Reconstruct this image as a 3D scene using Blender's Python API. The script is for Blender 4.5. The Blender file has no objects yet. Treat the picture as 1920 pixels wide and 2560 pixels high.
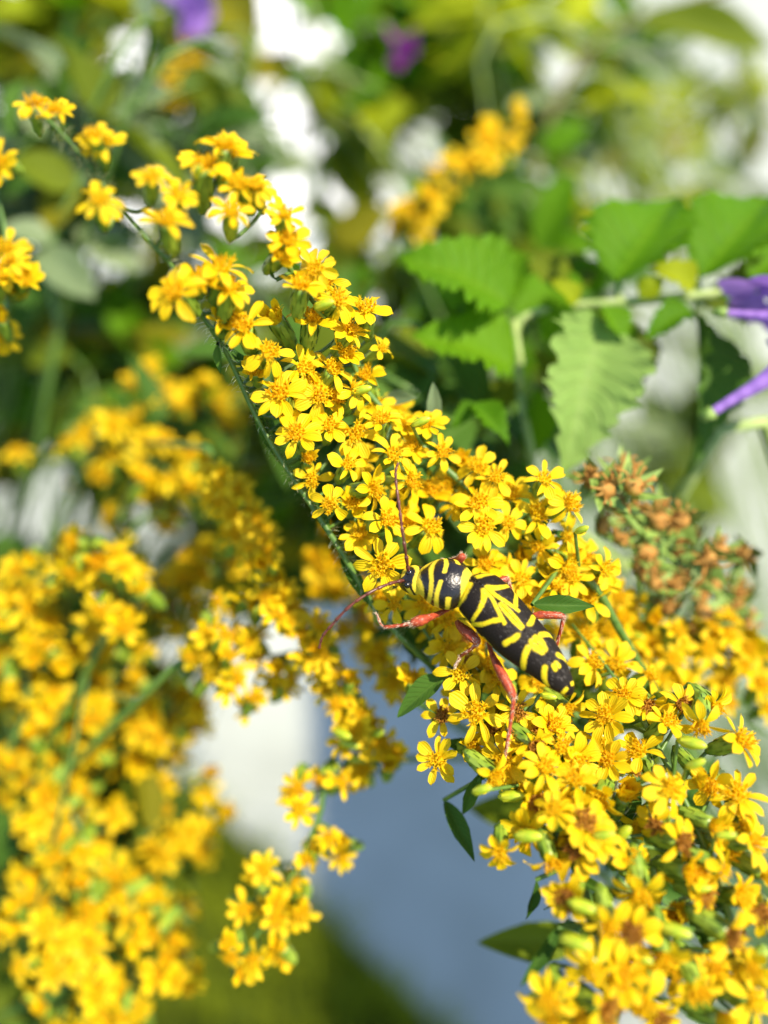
import bpy, bmesh, math, random
from mathutils import Vector, Matrix, noise

random.seed(11)
RND = random.Random(11)
scn = bpy.context.scene
COL = scn.collection

# ------------------------------------------------------------------ camera, sky, sun (1 unit = 1 cm)
CAM_H, PITCH, TAN = 80.0, math.radians(40), math.tan(math.radians(25))
FOCUS = 7.0
cam_d = bpy.data.cameras.new('camera'); cam = bpy.data.objects.new('camera', cam_d); COL.objects.link(cam)
cam.location = (0, 0, CAM_H); cam.rotation_euler = (math.radians(90) - PITCH, 0, 0)
cam_d.sensor_fit = 'HORIZONTAL'; cam_d.sensor_width = 36; cam_d.angle = math.radians(50)
cam_d.clip_start = 0.5; cam_d.clip_end = 20000
cam_d.dof.use_dof = True; cam_d.dof.focus_distance = FOCUS
cam_d.dof.aperture_fstop = cam_d.lens * 1e-3 / 0.36
scn.camera = cam

SUN = Vector((0.45, -0.26, 0.85)).normalized()
EL = math.asin(SUN.z); AZ = math.atan2(SUN.x, SUN.y)
w = bpy.data.worlds.new('World'); scn.world = w; w.use_nodes = True
nt = w.node_tree; bg = nt.nodes['Background']
sky = nt.nodes.new('ShaderNodeTexSky'); sky.sky_type = 'NISHITA'; sky.sun_disc = False
sky.dust_density = 0.3; sky.ozone_density = 0.6; sky.sun_elevation = EL; sky.sun_rotation = AZ
nt.links.new(sky.outputs['Color'], bg.inputs['Color']); bg.inputs['Strength'].default_value = 0.15
sd = bpy.data.lights.new('sun', 'SUN'); sd.energy = 5.0; sd.angle = math.radians(0.5); sd.color = (1.0, 0.88, 0.70)
sun = bpy.data.objects.new('sun', sd); COL.objects.link(sun); sun.rotation_euler = SUN.to_track_quat('Z', 'Y').to_euler()
sun.location = SUN * 900
scn.view_settings.view_transform = 'Standard'; scn.view_settings.look = 'None'
scn.view_settings.gamma = 1; scn.view_settings.use_curve_mapping = False
scn.view_settings.exposure = 0.9
scn.cycles.max_bounces = 8; scn.cycles.diffuse_bounces = 4; scn.cycles.transmission_bounces = 4
scn.cycles.transparent_max_bounces = 4

# ------------------------------------------------------------------ camera geometry helpers
RIGHT = Vector((1, 0, 0)); FWD = Vector((0, math.cos(PITCH), -math.sin(PITCH))); UP = Vector((0, math.sin(PITCH), math.cos(PITCH)))
BACK = -FWD; EYE = Vector((0, 0, CAM_H))
def P(px, py, d): return EYE + FWD * d + RIGHT * ((px - 960) / 960 * TAN * d) + UP * ((1280 - py) / 960 * TAN * d)
def K(d): return 2 * TAN * d / 1920                      # cm per photo pixel at depth d
def proj(v):
    q = v - EYE; d = q.dot(FWD)
    return 960 + q.dot(RIGHT) / d / TAN * 960, 1280 - q.dot(UP) / d / TAN * 960, d
def G(px, py, z=0.0):
    r = P(px, py, 1.0) - EYE; return EYE + r * ((z - CAM_H) / r.z)
def CV(x, y, z): return RIGHT * x + UP * y + BACK * z

# ------------------------------------------------------------------ mesh builder
class MB:
    def __init__(s): s.v = []; s.f = []; s.m = []; s.uv = []; s.col = []
    def add(s, v, f, m=0, uv=None, M=None):
        o = len(s.v)
        s.v += [tuple(M @ Vector(p)) if M else tuple(p) for p in v]
        s.uv += uv if uv else [(0, 0)] * len(v)
        s.f += [tuple(i + o for i in q) for q in f]; s.m += [m] * len(f)
    def merge(s, b, M, mm=None):
        s.add(b.v, b.f, 0, b.uv, M); s.m[-len(b.f):] = [mm[i] if mm else i for i in b.m]
    def tube(s, pts, rad, seg=7, m=0, cap=True):
        pts = [Vector(p) for p in pts]; n = len(pts)
        if not hasattr(rad, '__len__'): rad = [rad] * n
        ref = Vector((0.31, 0.2, 0.93)); vs = []; fs = []; uv = []
        for i, p in enumerate(pts):
            t = (pts[min(i + 1, n - 1)] - pts[max(i - 1, 0)]).normalized()
            if i == 0:
                x = t.cross(ref)
                if x.length < 1e-4: x = t.cross(Vector((1, 0, 0)))
            else: x = x - t * x.dot(t)
            x.normalize(); y = t.cross(x)
            for k in range(seg):
                a = 2 * math.pi * k / seg
                vs.append(p + (x * math.cos(a) + y * math.sin(a)) * rad[i]); uv.append((k / seg, i / max(1, n - 1)))
        for i in range(n - 1):
            for k in range(seg):
                a = i * seg + k; b = i * seg + (k + 1) % seg
                fs.append((a, b, b + seg, a + seg))
        if cap: fs.append(tuple(range(seg))[::-1]); fs.append(tuple(range((n - 1) * seg, n * seg)))
        s.add(vs, fs, m, uv)
    def box(s, lo, hi, m=0, M=None):
        x0, y0, z0 = lo; x1, y1, z1 = hi
        s.add([(x0,y0,z0),(x1,y0,z0),(x1,y1,z0),(x0,y1,z0),(x0,y0,z1),(x1,y0,z1),(x1,y1,z1),(x0,y1,z1)],
              [(3,2,1,0),(4,5,6,7),(0,1,5,4),(1,2,6,5),(2,3,7,6),(3,0,4,7)], m, None, M)
    def mesh(s, name, mats, smooth=True):
        me = bpy.data.meshes.new(name); me.from_pydata(s.v, [], s.f)
        for q in mats: me.materials.append(q)
        me.polygons.foreach_set('material_index', s.m)
        me.polygons.foreach_set('use_smooth', [smooth] * len(s.f))
        ul = me.uv_layers.new(name='UVMap'); li = [0] * len(me.loops); me.loops.foreach_get('vertex_index', li)
        ul.data.foreach_set('uv', [c for i in li for c in s.uv[i]])
        if s.col:
            at = me.color_attributes.new('pattern', 'FLOAT_COLOR', 'POINT')
            at.data.foreach_set('color', [c for q in s.col for c in (q, q, q, 1.0)])
        me.update(); return me

def link(name, me, parent=None, M=None):
    o = bpy.data.objects.new(name, me); COL.objects.link(o)
    if parent: o.parent = parent
    if M is not None: o.matrix_local = M
    return o
def thing(name, label, cat, loc, group=None):
    o = bpy.data.objects.new(name, None); COL.objects.link(o); o.location = loc; o.empty_display_size = 0.3
    o['label'] = label; o['category'] = cat
    if group: o['group'] = group
    return o
def smooth_path(pts, n):
    """Catmull-Rom through tuples, n samples per span."""
    out = []
    p = [Vector(q) for q in pts]; p = [p[0] * 2 - p[1]] + p + [p[-1] * 2 - p[-2]]
    for i in range(1, len(p) - 2):
        for k in range(n):
            t = k / n
            out.append(0.5 * ((2 * p[i]) + (p[i+1] - p[i-1]) * t + (2*p[i-1] - 5*p[i] + 4*p[i+1] - p[i+2]) * t*t + (3*p[i] - p[i-1] - 3*p[i+1] + p[i+2]) * t**3))
    out.append(p[-2].copy()); return out
def frame(x, z, loc):
    """matrix whose local z is z and local x is near x"""
    z = z.normalized(); x = (x - z * x.dot(z)).normalized(); y = z.cross(x)
    return Matrix(((x.x, y.x, z.x, loc.x), (x.y, y.y, z.y, loc.y), (x.z, y.z, z.z, loc.z), (0, 0, 0, 1)))

# ------------------------------------------------------------------ materials
def base_mat(name, rough=0.5, spec=0.5):
    m = bpy.data.materials.new(name); m.use_nodes = True; n = m.node_tree.nodes; b = n['Principled BSDF']
    b.inputs['Roughness'].default_value = rough; b.inputs['Specular IOR Level'].default_value = spec
    return m, m.node_tree, n, m.node_tree.links, b
def ramp(n, stops):
    r = n.new('ShaderNodeValToRGB'); e = r.color_ramp.elements
    while len(e) < len(stops): e.new(0.5)
    for q, (p, c) in zip(e, stops): q.position = p; q.color = (*c, 1)
    return r
def petal_mat(name, c0, c1, trans=0.4):
    m, t, n, l, b = base_mat(name, 0.55, 0.3)
    uv = n.new('ShaderNodeUVMap'); sep = n.new('ShaderNodeSeparateXYZ'); l.new(uv.outputs[0], sep.inputs[0])
    info = n.new('ShaderNodeObjectInfo')
    nz = n.new('ShaderNodeTexNoise'); nz.inputs['Scale'].default_value = 30
    tc = n.new('ShaderNodeTexCoord'); l.new(tc.outputs['Object'], nz.inputs['Vector'])
    add = n.new('ShaderNodeMath'); add.operation = 'MULTIPLY_ADD'; add.inputs[1].default_value = 0.6; l.new(info.outputs['Random'], add.inputs[0])
    sc = n.new('ShaderNodeMath'); sc.operation = 'MULTIPLY'; sc.inputs[1].default_value = 0.45; l.new(nz.outputs['Fac'], sc.inputs[0]); l.new(sc.outputs[0], add.inputs[2])
    r = ramp(n, [(0.1, c0), (0.9, c1)]); l.new(add.outputs[0], r.inputs[0])
    l.new(r.outputs[0], b.inputs['Base Color'])
    # fine lengthwise veins as relief
    wv = n.new('ShaderNodeMath'); wv.operation = 'MULTIPLY'; wv.inputs[1].default_value = 30; l.new(sep.outputs['Y'], wv.inputs[0])
    sn = n.new('ShaderNodeMath'); sn.operation = 'SINE'; l.new(wv.outputs[0], sn.inputs[0])
    bp = n.new('ShaderNodeBump'); bp.inputs['Strength'].default_value = 0.35; bp.inputs['Distance'].default_value = 0.01; l.new(sn.outputs[0], bp.inputs['Height'])
    l.new(bp.outputs[0], b.inputs['Normal'])
    tr = n.new('ShaderNodeBsdfTranslucent'); l.new(r.outputs[0], tr.inputs['Color'])
    mx = n.new('ShaderNodeMixShader'); mx.inputs[0].default_value = trans
    l.new(b.outputs[0], mx.inputs[1]); l.new(tr.outputs[0], mx.inputs[2]); l.new(mx.outputs[0], n['Material Output'].inputs[0])
    return m
def leaf_mat(name, c0, c1, vein, trans=0.35, rough=0.6, spec=0.14, tcol=None):
    m, t, n, l, b = base_mat(name, rough, spec)
    uv = n.new('ShaderNodeUVMap'); sep = n.new('ShaderNodeSeparateXYZ'); l.new(uv.outputs[0], sep.inputs[0])
    info = n.new('ShaderNodeObjectInfo'); tc = n.new('ShaderNodeTexCoord')
    nz = n.new('ShaderNodeTexNoise'); nz.inputs['Scale'].default_value = 3.0; nz.inputs['Detail'].default_value = 5; l.new(tc.outputs['Object'], nz.inputs['Vector'])
    add = n.new('ShaderNodeMath'); add.operation = 'MULTIPLY_ADD'; add.inputs[1].default_value = 0.7; l.new(info.outputs['Random'], add.inputs[0])
    sc = n.new('ShaderNodeMath'); sc.operation = 'MULTIPLY'; sc.inputs[1].default_value = 0.35; l.new(nz.outputs['Fac'], sc.inputs[0]); l.new(sc.outputs[0], add.inputs[2])
    r = ramp(n, [(0.1, c0), (0.9, c1)]); l.new(add.outputs[0], r.inputs[0])
    # pinnate veins: stripes of (along - |across|)
    ab = n.new('ShaderNodeMath'); ab.operation = 'SUBTRACT'; ab.inputs[1].default_value = 0.5; l.new(sep.outputs['Y'], ab.inputs[0])
    aa = n.new('ShaderNodeMath'); aa.operation = 'ABSOLUTE'; l.new(ab.outputs[0], aa.inputs[0])
    k = n.new('ShaderNodeMath'); k.operation = 'MULTIPLY_ADD'; k.inputs[1].default_value = -0.45; l.new(aa.outputs[0], k.inputs[0]); l.new(sep.outputs['X'], k.inputs[2])
    k2 = n.new('ShaderNodeMath'); k2.operation = 'MULTIPLY'; k2.inputs[1].default_value = 62; l.new(k.outputs[0], k2.inputs[0])
    sn = n.new('ShaderNodeMath'); sn.operation = 'SINE'; l.new(k2.outputs[0], sn.inputs[0])
    r2 = ramp(n, [(0.72, (0, 0, 0)), (1.0, (1, 1, 1))]); l.new(sn.outputs[0], r2.inputs[0])
    mid = n.new('ShaderNodeMath'); mid.operation = 'LESS_THAN'; mid.inputs[1].default_value = 0.025; l.new(aa.outputs[0], mid.inputs[0])
    mxv = n.new('ShaderNodeMath'); mxv.operation = 'MAXIMUM'; l.new(r2.outputs[0], mxv.inputs[0]); l.new(mid.outputs[0], mxv.inputs[1])
    hf = n.new('ShaderNodeMath'); hf.operation = 'MULTIPLY'; hf.inputs[1].default_value = 0.45; l.new(mxv.outputs[0], hf.inputs[0])
    mc = n.new('ShaderNodeMix'); mc.data_type = 'RGBA'; l.new(hf.outputs[0], mc.inputs[0]); l.new(r.outputs[0], mc.inputs[6]); mc.inputs[7].default_value = (*vein, 1)
    l.new(mc.outputs[2], b.inputs['Base Color'])
    bp = n.new('ShaderNodeBump'); bp.inputs['Strength'].default_value = 0.5; bp.inputs['Distance'].default_value = 0.03; bp.invert = True
    l.new(mxv.outputs[0], bp.inputs['Height']); l.new(bp.outputs[0], b.inputs['Normal'])
    tr = n.new('ShaderNodeBsdfTranslucent')
    if tcol: tr.inputs['Color'].default_value = (*tcol, 1)
    else: l.new(mc.outputs[2], tr.inputs['Color'])
    mx = n.new('ShaderNodeMixShader'); mx.inputs[0].default_value = trans
    l.new(b.outputs[0], mx.inputs[1]); l.new(tr.outputs[0], mx.inputs[2]); l.new(mx.outputs[0], n['Material Output'].inputs[0])
    return m
def noise_mat(name, stops, scale=5, rough=0.6, spec=0.4, bump=0.0, bdist=0.02, detail=4, coord='Object'):
    m, t, n, l, b = base_mat(name, rough, spec)
    tc = n.new('ShaderNodeTexCoord'); nz = n.new('ShaderNodeTexNoise'); nz.inputs['Scale'].default_value = scale; nz.inputs['Detail'].default_value = detail
    l.new(tc.outputs[coord], nz.inputs['Vector']); r = ramp(n, stops); l.new(nz.outputs['Fac'], r.inputs[0]); l.new(r.outputs[0], b.inputs['Base Color'])
    if bump:
        bp = n.new('ShaderNodeBump'); bp.inputs['Strength'].default_value = bump; bp.inputs['Distance'].default_value = bdist
        l.new(nz.outputs['Fac'], bp.inputs['Height']); l.new(bp.outputs[0], b.inputs['Normal'])
    return m
M_PETAL = petal_mat('yellow petal', (0.82, 0.55, 0.003), (0.86, 0.63, 0.004), 0.38)
M_DISC = petal_mat('orange yellow floret', (0.92, 0.60, 0.004), (0.94, 0.68, 0.006), 0.55)
M_BROWN = petal_mat('browned floret', (0.30, 0.12, 0.012), (0.52, 0.24, 0.02), 0.25)
M_CALYX = noise_mat('green calyx', [(0.3, (0.10, 0.20, 0.015)), (0.7, (0.26, 0.36, 0.03))], 9, 0.4, 0.5)
M_BUD = noise_mat('lime bud', [(0.3, (0.26, 0.40, 0.015)), (0.7, (0.50, 0.52, 0.02))], 7, 0.4, 0.5)
M_STEM = noise_mat('goldenrod stem', [(0.3, (0.05, 0.12, 0.015)), (0.7, (0.12, 0.22, 0.03))], 12, 0.45, 0.5, 0.3)
M_GLEAF = leaf_mat('goldenrod leaf', (0.035, 0.10, 0.012), (0.08, 0.17, 0.018), (0.11, 0.20, 0.03), 0.3)
M_MINT = leaf_mat('serrated leaf', (0.06, 0.18, 0.002), (0.12, 0.28, 0.003), (0.15, 0.28, 0.008), 0.42)
M_DARK = leaf_mat('dark leaf', (0.06, 0.095, 0.004), (0.14, 0.19, 0.008), (0.13, 0.18, 0.012), 0.38)
M_OLIVE = leaf_mat('olive leaf', (0.16, 0.16, 0.005), (0.30, 0.27, 0.007), (0.2, 0.2, 0.02), 0.4)
M_SAGE = leaf_mat('sage leaf', (0.12, 0.18, 0.07), (0.22, 0.29, 0.14), (0.22, 0.28, 0.15), 0.3, 0.45, 0.35)
M_LIME = leaf_mat('lime leaf', (0.24, 0.32, 0.005), (0.42, 0.47, 0.01), (0.36, 0.42, 0.02), 0.5)
M_PALE = leaf_mat('pale green leaf', (0.17, 0.30, 0.06), (0.24, 0.38, 0.09), (0.26, 0.38, 0.10), 0.4)
M_PALESTEM = noise_mat('pale green stem', [(0.3, (0.20, 0.30, 0.07)), (0.7, (0.34, 0.42, 0.14))], 6, 0.5, 0.4)
M_BROWNSTEM = noise_mat('brown stem', [(0.3, (0.10, 0.085, 0.03)), (0.7, (0.17, 0.15, 0.05))], 5, 0.7, 0.3)
M_PURPLE = petal_mat('purple petal', (0.27, 0.13, 0.52), (0.42, 0.24, 0.66), 0.35)
M_MAGENTA = petal_mat('magenta petal', (0.28, 0.02, 0.28), (0.38, 0.04, 0.36), 0.35)
M_SEED = noise_mat('dried floret', [(0.3, (0.32, 0.13, 0.02)), (0.7, (0.46, 0.27, 0.07))], 11, 0.7, 0.2, 0.4)
M_SEPAL = noise_mat('green sepal', [(0.3, (0.12, 0.22, 0.03)), (0.7, (0.25, 0.36, 0.08))], 8, 0.5, 0.4)
M_HAIR = noise_mat('stem hair', [(0.3, (0.40, 0.45, 0.2)), (0.7, (0.6, 0.6, 0.35))], 8, 0.5, 0.4)

# ------------------------------------------------------------------ ground, path, wall, added shade caster
def plane_obj(name, pts, z0, z1, mat):
    b = MB(); n = len(pts)
    b.add([(p[0], p[1], z1) for p in pts] + [(p[0], p[1], z0) for p in pts],
          [tuple(range(n)), tuple(range(2 * n - 1, n - 1, -1))] + [(i, i + n, (i + 1) % n + n, (i + 1) % n) for i in range(n)])
    o = link(name, b.mesh(name, [mat], False)); o['kind'] = 'structure'; return o
M_CONC = noise_mat('pale concrete', [(0.3, (0.28, 0.30, 0.262)), (0.5, (0.345, 0.368, 0.33)), (0.68, (0.385, 0.407, 0.37))], 0.09, 0.9, 0.2, 0.3, 0.3, 10)
M_SOIL = noise_mat('lawn soil', [(0.3, (0.03, 0.05, 0.012)), (0.7, (0.06, 0.09, 0.016))], 0.5, 0.95, 0.1)
M_GRASS = leaf_mat('grass blade', (0.15, 0.23, 0.008), (0.32, 0.36, 0.016), (0.26, 0.32, 0.02), 0.45)
M_WHITE = noise_mat('white painted wall', [(0.3, (0.74, 0.74, 0.73)), (0.7, (0.80, 0.80, 0.79))], 0.3, 0.7, 0.3, 0.1, 0.2)
M_WOOD = noise_mat('white painted timber', [(0.3, (0.66, 0.66, 0.64)), (0.7, (0.76, 0.76, 0.74))], 0.4, 0.6, 0.3, 0.1, 0.1)
lawn = plane_obj('lawn', [(-6000, -6000), (6000, -6000), (6000, 6000), (-6000, 6000)], -4, 0, M_SOIL)
e1 = G(545, 2025, 2); e2 = G(1100, 2560, 2); ed = (e2 - e1); ed.z = 0; ed.normalize()
a0 = e1 - ed * 400; a1 = e2 + ed * 130
patio = plane_obj('concrete_path', [(a0.x, a0.y), (a1.x, a1.y), (a1.x + 500, a1.y), (900, 1500), (-1500, 1500), (-700, a0.y)], 0.004, 2, M_CONC)
# grass on the near side of the path edge
gb = MB(); nrm = Vector((-ed.y, ed.x, 0))
if nrm.dot(G(600, 2500) - e1) < 0: nrm = -nrm
for i in range(11000):
    q = e1 + ed * RND.uniform(-45, 75) + nrm * (RND.random() ** 1.3 * 55 + 0.2)
    h = RND.uniform(2.2, 5.2); a = RND.uniform(0, 6.283); wd = RND.uniform(0.12, 0.25); ln = RND.uniform(0.2, 0.9) * h
    s = Vector((math.cos(a), math.sin(a), 0)); f = Vector((-s.y, s.x, 0))
    p0 = Vector((q.x, q.y, 0)); p1 = p0 + f * ln * 0.35 + Vector((0, 0, h * 0.6)); p2 = p0 + f * ln + Vector((0, 0, h))
    gb.add([p0 - s * wd, p0 + s * wd, p1 + s * wd * 0.8, p1 - s * wd * 0.8, p2], [(0, 1, 2, 3), (3, 2, 4)], 0, [(0, 0.2), (0, 0.8), (0.5, 0.8), (0.5, 0.2), (1, 0.5)])
go = link('grass', gb.mesh('grass', [M_GRASS])); go['kind'] = 'stuff'; go['label'] = 'short green grass growing beside the concrete path edge'; go['category'] = 'grass'
ter = plane_obj('white_terrace', [(-420, 175), (2, 175), (2, 1200), (-420, 1200)], 2.004, 12, M_WHITE)
# plank added unseen, right of frame, to throw the shade on the path
s1 = G(812, 1700, 2); s2 = G(832, 2250, 2); sdv = (s1 - s2); sdv.z = 0; sdv.normalize(); sr = Vector((sdv.y, -sdv.x, 0))
ZB = 235.0; c0 = s1 + SUN * ((ZB - 2) / SUN.z)
caster = thing('shade_caster', 'unseen white plank on posts, added to cast shade over the path', 'shade_caster', (c0.x, c0.y, 0))
b = MB(); Mx = Matrix(((sr.x, sdv.x, 0, 0), (sr.y, sdv.y, 0, 0), (0, 0, 1, 0), (0, 0, 0, 1)))
PW = 23; b.box((0, -80, ZB), (PW, 55, ZB + 4), 0, Mx); link('caster_plank', b.mesh('caster_plank', [M_WOOD], False), caster)
for yy in (-74, -20):
    b = MB(); b.box((PW - 9, yy, 0.2), (PW - 1, yy + 8, ZB), 0, Mx); link('caster_post', b.mesh('caster_post', [M_WOOD], False), caster)

# ------------------------------------------------------------------ flower part meshes (cm)
def petal_mb(L=0.170, W=0.093, cup=0.25, droop=0.0, wob=0.0):
    b = MB(); n, m = 8, 4; vs = []; uv = []; fs = []
    for i in range(n + 1):
        t = math.sin(math.pi / 2 * i / n) ** 1.15; e = 0.60
        if t > e: prof = math.sqrt(max(0.0, 1 - ((t - e) / (1.0001 - e)) ** 2.3))
        else: q = t / e; prof = 0.30 + 0.70 * math.sin(q * math.pi / 2) ** 1.1
        if i == n: prof = 0.10
        for j in range(m + 1):
            s = j / m * 2 - 1
            z = cup * W * 0.5 * (s * s) * prof + droop * L * t * t + 0.05 * L * math.sin(t * 3) + wob * W * s * t
            vs.append((L * t * (1 - 0.05 * s * s * (t > 0.9)), W * 0.5 * s * prof, z)); uv.append((t, j / m))
    for i in range(n):
        for j in range(m):
            a = i * (m + 1) + j; fs.append((a, a + m + 1, a + m + 2, a + 1))
    b.add(vs, fs, 0, uv); return b
PET = [petal_mb(), petal_mb(0.158, 0.098, 0.5, -0.15), petal_mb(0.174, 0.074, 0.35, 0.15, 0.1), petal_mb(0.160, 0.056, 0.9, -0.3, 0.2), petal_mb(0.166, 0.084, 0.2, -0.4, -0.15)]
def disc_mb(seed, nf=11):
    r = random.Random(seed); b = MB()
    b.tube([(0, 0, -0.03), (0, 0, 0.0), (0, 0, 0.012)], [0.05, 0.055, 0.035], 9, 0)
    for i in range(nf):
        rr = 0.054 * math.sqrt((i + 0.3) / nf); th = i * 2.39996 + r.uniform(-.3, .3)
        base = Vector((rr * math.cos(th), rr * math.sin(th), 0.0))
        ax = Vector((base.x * 7 + r.uniform(-.15, .15), base.y * 7 + r.uniform(-.15, .15), 1)).normalized()
        h = r.uniform(0.050, 0.085); top = base + ax * h
        b.tube([base, base + ax * h * 0.5, top], [0.008, 0.010, 0.015], 5, 0, False)
        x = ax.cross(Vector((0.3, 0.8, 0.1))).normalized(); y = ax.cross(x)
        for k in range(5):                                   # five spreading pointed lobes
            a = 2 * math.pi * k / 5 + r.uniform(-.2, .2); u = x * math.cos(a) + y * math.sin(a); v = ax.cross(u)
            p = top + u * 0.013
            b.add([p - v * 0.009, p + v * 0.009, p + u * r.uniform(0.018, 0.03) + ax * r.uniform(0.0, 0.022)], [(0, 1, 2)], 0, [(0, 0), (0, 1), (1, .5)])
        if r.random() < 0.7:                                 # anther column and style
            e = ax + Vector((r.uniform(-.3, .3), r.uniform(-.3, .3), 0)); b.tube([top - ax * 0.01, top + e * 0.022, top + e * 0.042], [0.006, 0.006, 0.003], 4, 0)
    return b
DISC = [disc_mb(s, n) for s, n in ((1, 11), (2, 13), (3, 9), (4, 12))]
def calyx_mb():
    b = MB(); b.tube([(0, 0, -0.34), (0, 0, -0.31), (0, 0, -0.26), (0, 0, -0.16), (0, 0, -0.06), (0, 0, -0.005)], [0.02, 0.035, 0.055, 0.068, 0.062, 0.064], 10, 0)
    for row, (z0, ln, rr) in enumerate(((-0.28, 0.13, 0.052), (-0.22, 0.15, 0.064), (-0.15, 0.155, 0.069))):
        for k in range(6):
            a = 2 * math.pi * (k + row * 0.5) / 6; u = Vector((math.cos(a), math.sin(a), 0)); v = Vector((-u.y, u.x, 0)); z = Vector((0, 0, 1))
            p = u * (rr + 0.004) + z * z0
            b.add([p - v * 0.022, p + v * 0.022, p + z * ln * .6 + v * 0.018 + u * .006, p + z * ln * .6 - v * 0.018 + u * .006, p + z * ln + u * 0.004], [(0, 1, 2, 3), (3, 2, 4)], 0)
    return b
CALYX = calyx_mb()
ME_PET = [p.mesh('petal', [M_PETAL]) for p in PET]
ME_DISC = [d.mesh('flower_head', [M_DISC]) for d in DISC]
ME_DISC_OLD = [d.mesh('flower_head', [M_BROWN]) for d in DISC[:2]]
ME_CALYX = CALYX.mesh('calyx', [M_CALYX])
def petal_layout(r, style):
    n = r.choice((9, 8, 9, 10, 7)); out = []
    for k in range(n):
        if r.random() < 0.06: continue
        a = 2 * math.pi * k / n + r.uniform(-.2, .2)
        tilt = {'open': r.uniform(-0.05, 0.35), 'half': r.uniform(0.5, 1.0), 'shut': r.uniform(1.15, 1.5), 'droop': r.uniform(-0.7, 0.1)}[style]
        M = Matrix.Rotation(a, 4, 'Z') @ Matrix.Translation((0.052, 0, 0.004)) @ Matrix.Rotation(-tilt, 4, 'Y') @ Matrix.Rotation(r.uniform(-.35, .35), 4, 'X')
        s = r.uniform(0.86, 1.12); M = M @ Matrix.Diagonal((s, s * r.uniform(0.85, 1.15), s, 1))
        out.append((r.choice((0, 0, 1, 1, 2, 3, 4)), M))
    return out
ME_FLOWER = []
for sd_ in range(13):
    r = random.Random(100 + sd_); b = MB(); b.merge(DISC[sd_ % 4], Matrix.Identity(4), [1]); b.merge(CALYX, Matrix.Identity(4), [2])
    for i, M in petal_layout(r, ('open', 'open', 'droop', 'open', 'half', 'open', 'droop', 'open', 'half', 'shut', 'shut', 'droop', 'half')[sd_]): b.merge(PET[i], M, [0])
    ME_FLOWER.append(b.mesh('flower_head', [M_PETAL, M_BROWN if sd_ > 10 else M_DISC, M_CALYX]))
bb = MB(); bb.tube([(0, 0, -0.28), (0, 0, -0.24), (0, 0, -0.14), (0, 0, -0.02), (0, 0, 0.08), (0, 0, 0.14), (0, 0, 0.16)], [0.018, 0.045, 0.075, 0.078, 0.06, 0.03, 0.008], 10)
for k in range(6):
    a = k * math.pi / 3; u = Vector((math.cos(a), math.sin(a), 0)); v = Vector((-u.y, u.x, 0)); z = Vector((0, 0, 1)); p = u * 0.07 + z * -0.2
    bb.add([p - v * .022, p + v * .022, p + z * .12 + v * .016 + u * .012, p + z * .12 - v * .016 + u * .012, p + z * .2], [(0, 1, 2, 3), (3, 2, 4)])
ME_BUD = bb.mesh('bud', [M_BUD])

# ------------------------------------------------------------------ leaf meshes (unit length along x, unit width along y)
def leaf_mb(kind, seed=0):
    r = random.Random(seed); b = MB(); n = 56 if kind == 'serrate' else 14; m = 6; vs = []; uv = []; fs = []
    for i in range(n + 1):
        t = i / n
        if kind == 'serrate':
            prof = math.sin(math.pi * min(1.0, t ** 0.66)) ** 0.95 if 0 < t < 1 else 0
            ph = (t * 11 + .3 * math.sin(t * 17 + seed)) % 1; tooth = 1 + ((0.34 + .14 * math.sin(t * 41 + seed * 2)) * (1 - ph) - 0.12) * (0.10 < t < 0.98)
        elif kind == 'lance': prof = math.sin(math.pi * t ** 0.8) ** 0.9 if 0 < t < 1 else 0; tooth = 1 + (0.06 if (i % 5 == 3 and t > .4) else 0)
        else: prof = math.sin(math.pi * t ** 0.9) ** 0.65 if 0 < t < 1 else 0; tooth = 1
        for j in range(m + 1):
            s = j / m * 2 - 1; w_ = prof * (tooth if abs(s) > 0.99 else 1) * (1 if abs(s) > .99 else 0.96)
            x = t - 0.10 * abs(s) * (prof if kind == 'serrate' else 0) * 0.0 + (0.035 * prof if kind == 'serrate' and abs(s) > .99 else 0)
            z = (0.19 if kind == 'serrate' else .10) * abs(s) * prof - (0.24 if kind == 'serrate' else .16) * t * t + (0.045 if kind == 'serrate' else .02) * math.sin(t * 9 + s * 2 + seed) * abs(s) + (0.016 * math.sin(t * 48 - abs(s) * 7) * min(1, abs(s) * 2) * prof if kind == 'serrate' else 0)
            vs.append((x, 0.5 * s * w_, z)); uv.append((t, j / m))
    for i in range(n):
        for j in range(m):
            a = i * (m + 1) + j; fs.append((a, a + m + 1, a + m + 2, a + 1))
    b.add(vs, fs, 0, uv); return b
_leafcache = {}
def leaf_mesh(kind, mat, seed=0):
    k = (kind, mat.name, seed)
    if k not in _leafcache: _leafcache[k] = leaf_mb(kind, seed).mesh('leaf', [mat])
    return _leafcache[k]
def add_leaf(root, base, tip, width, normal, kind, mat, seed=0, name='leaf'):
    x = tip - base; L = x.length
    M = frame(x, normal, base - root.location)
    # keep the local x exactly on the leaf's own axis
    xn = x.normalized(); z = (normal - xn * normal.dot(xn)).normalized(); y = z.cross(xn); o_ = base - root.location
    M = Matrix(((xn.x * L, y.x * width, z.x * L, o_.x), (xn.y * L, y.y * width, z.y * L, o_.y), (xn.z * L, y.z * width, z.z * L, o_.z), (0, 0, 0, 1)))
    return link(name, leaf_mesh(kind, mat, seed), root, M)

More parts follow.
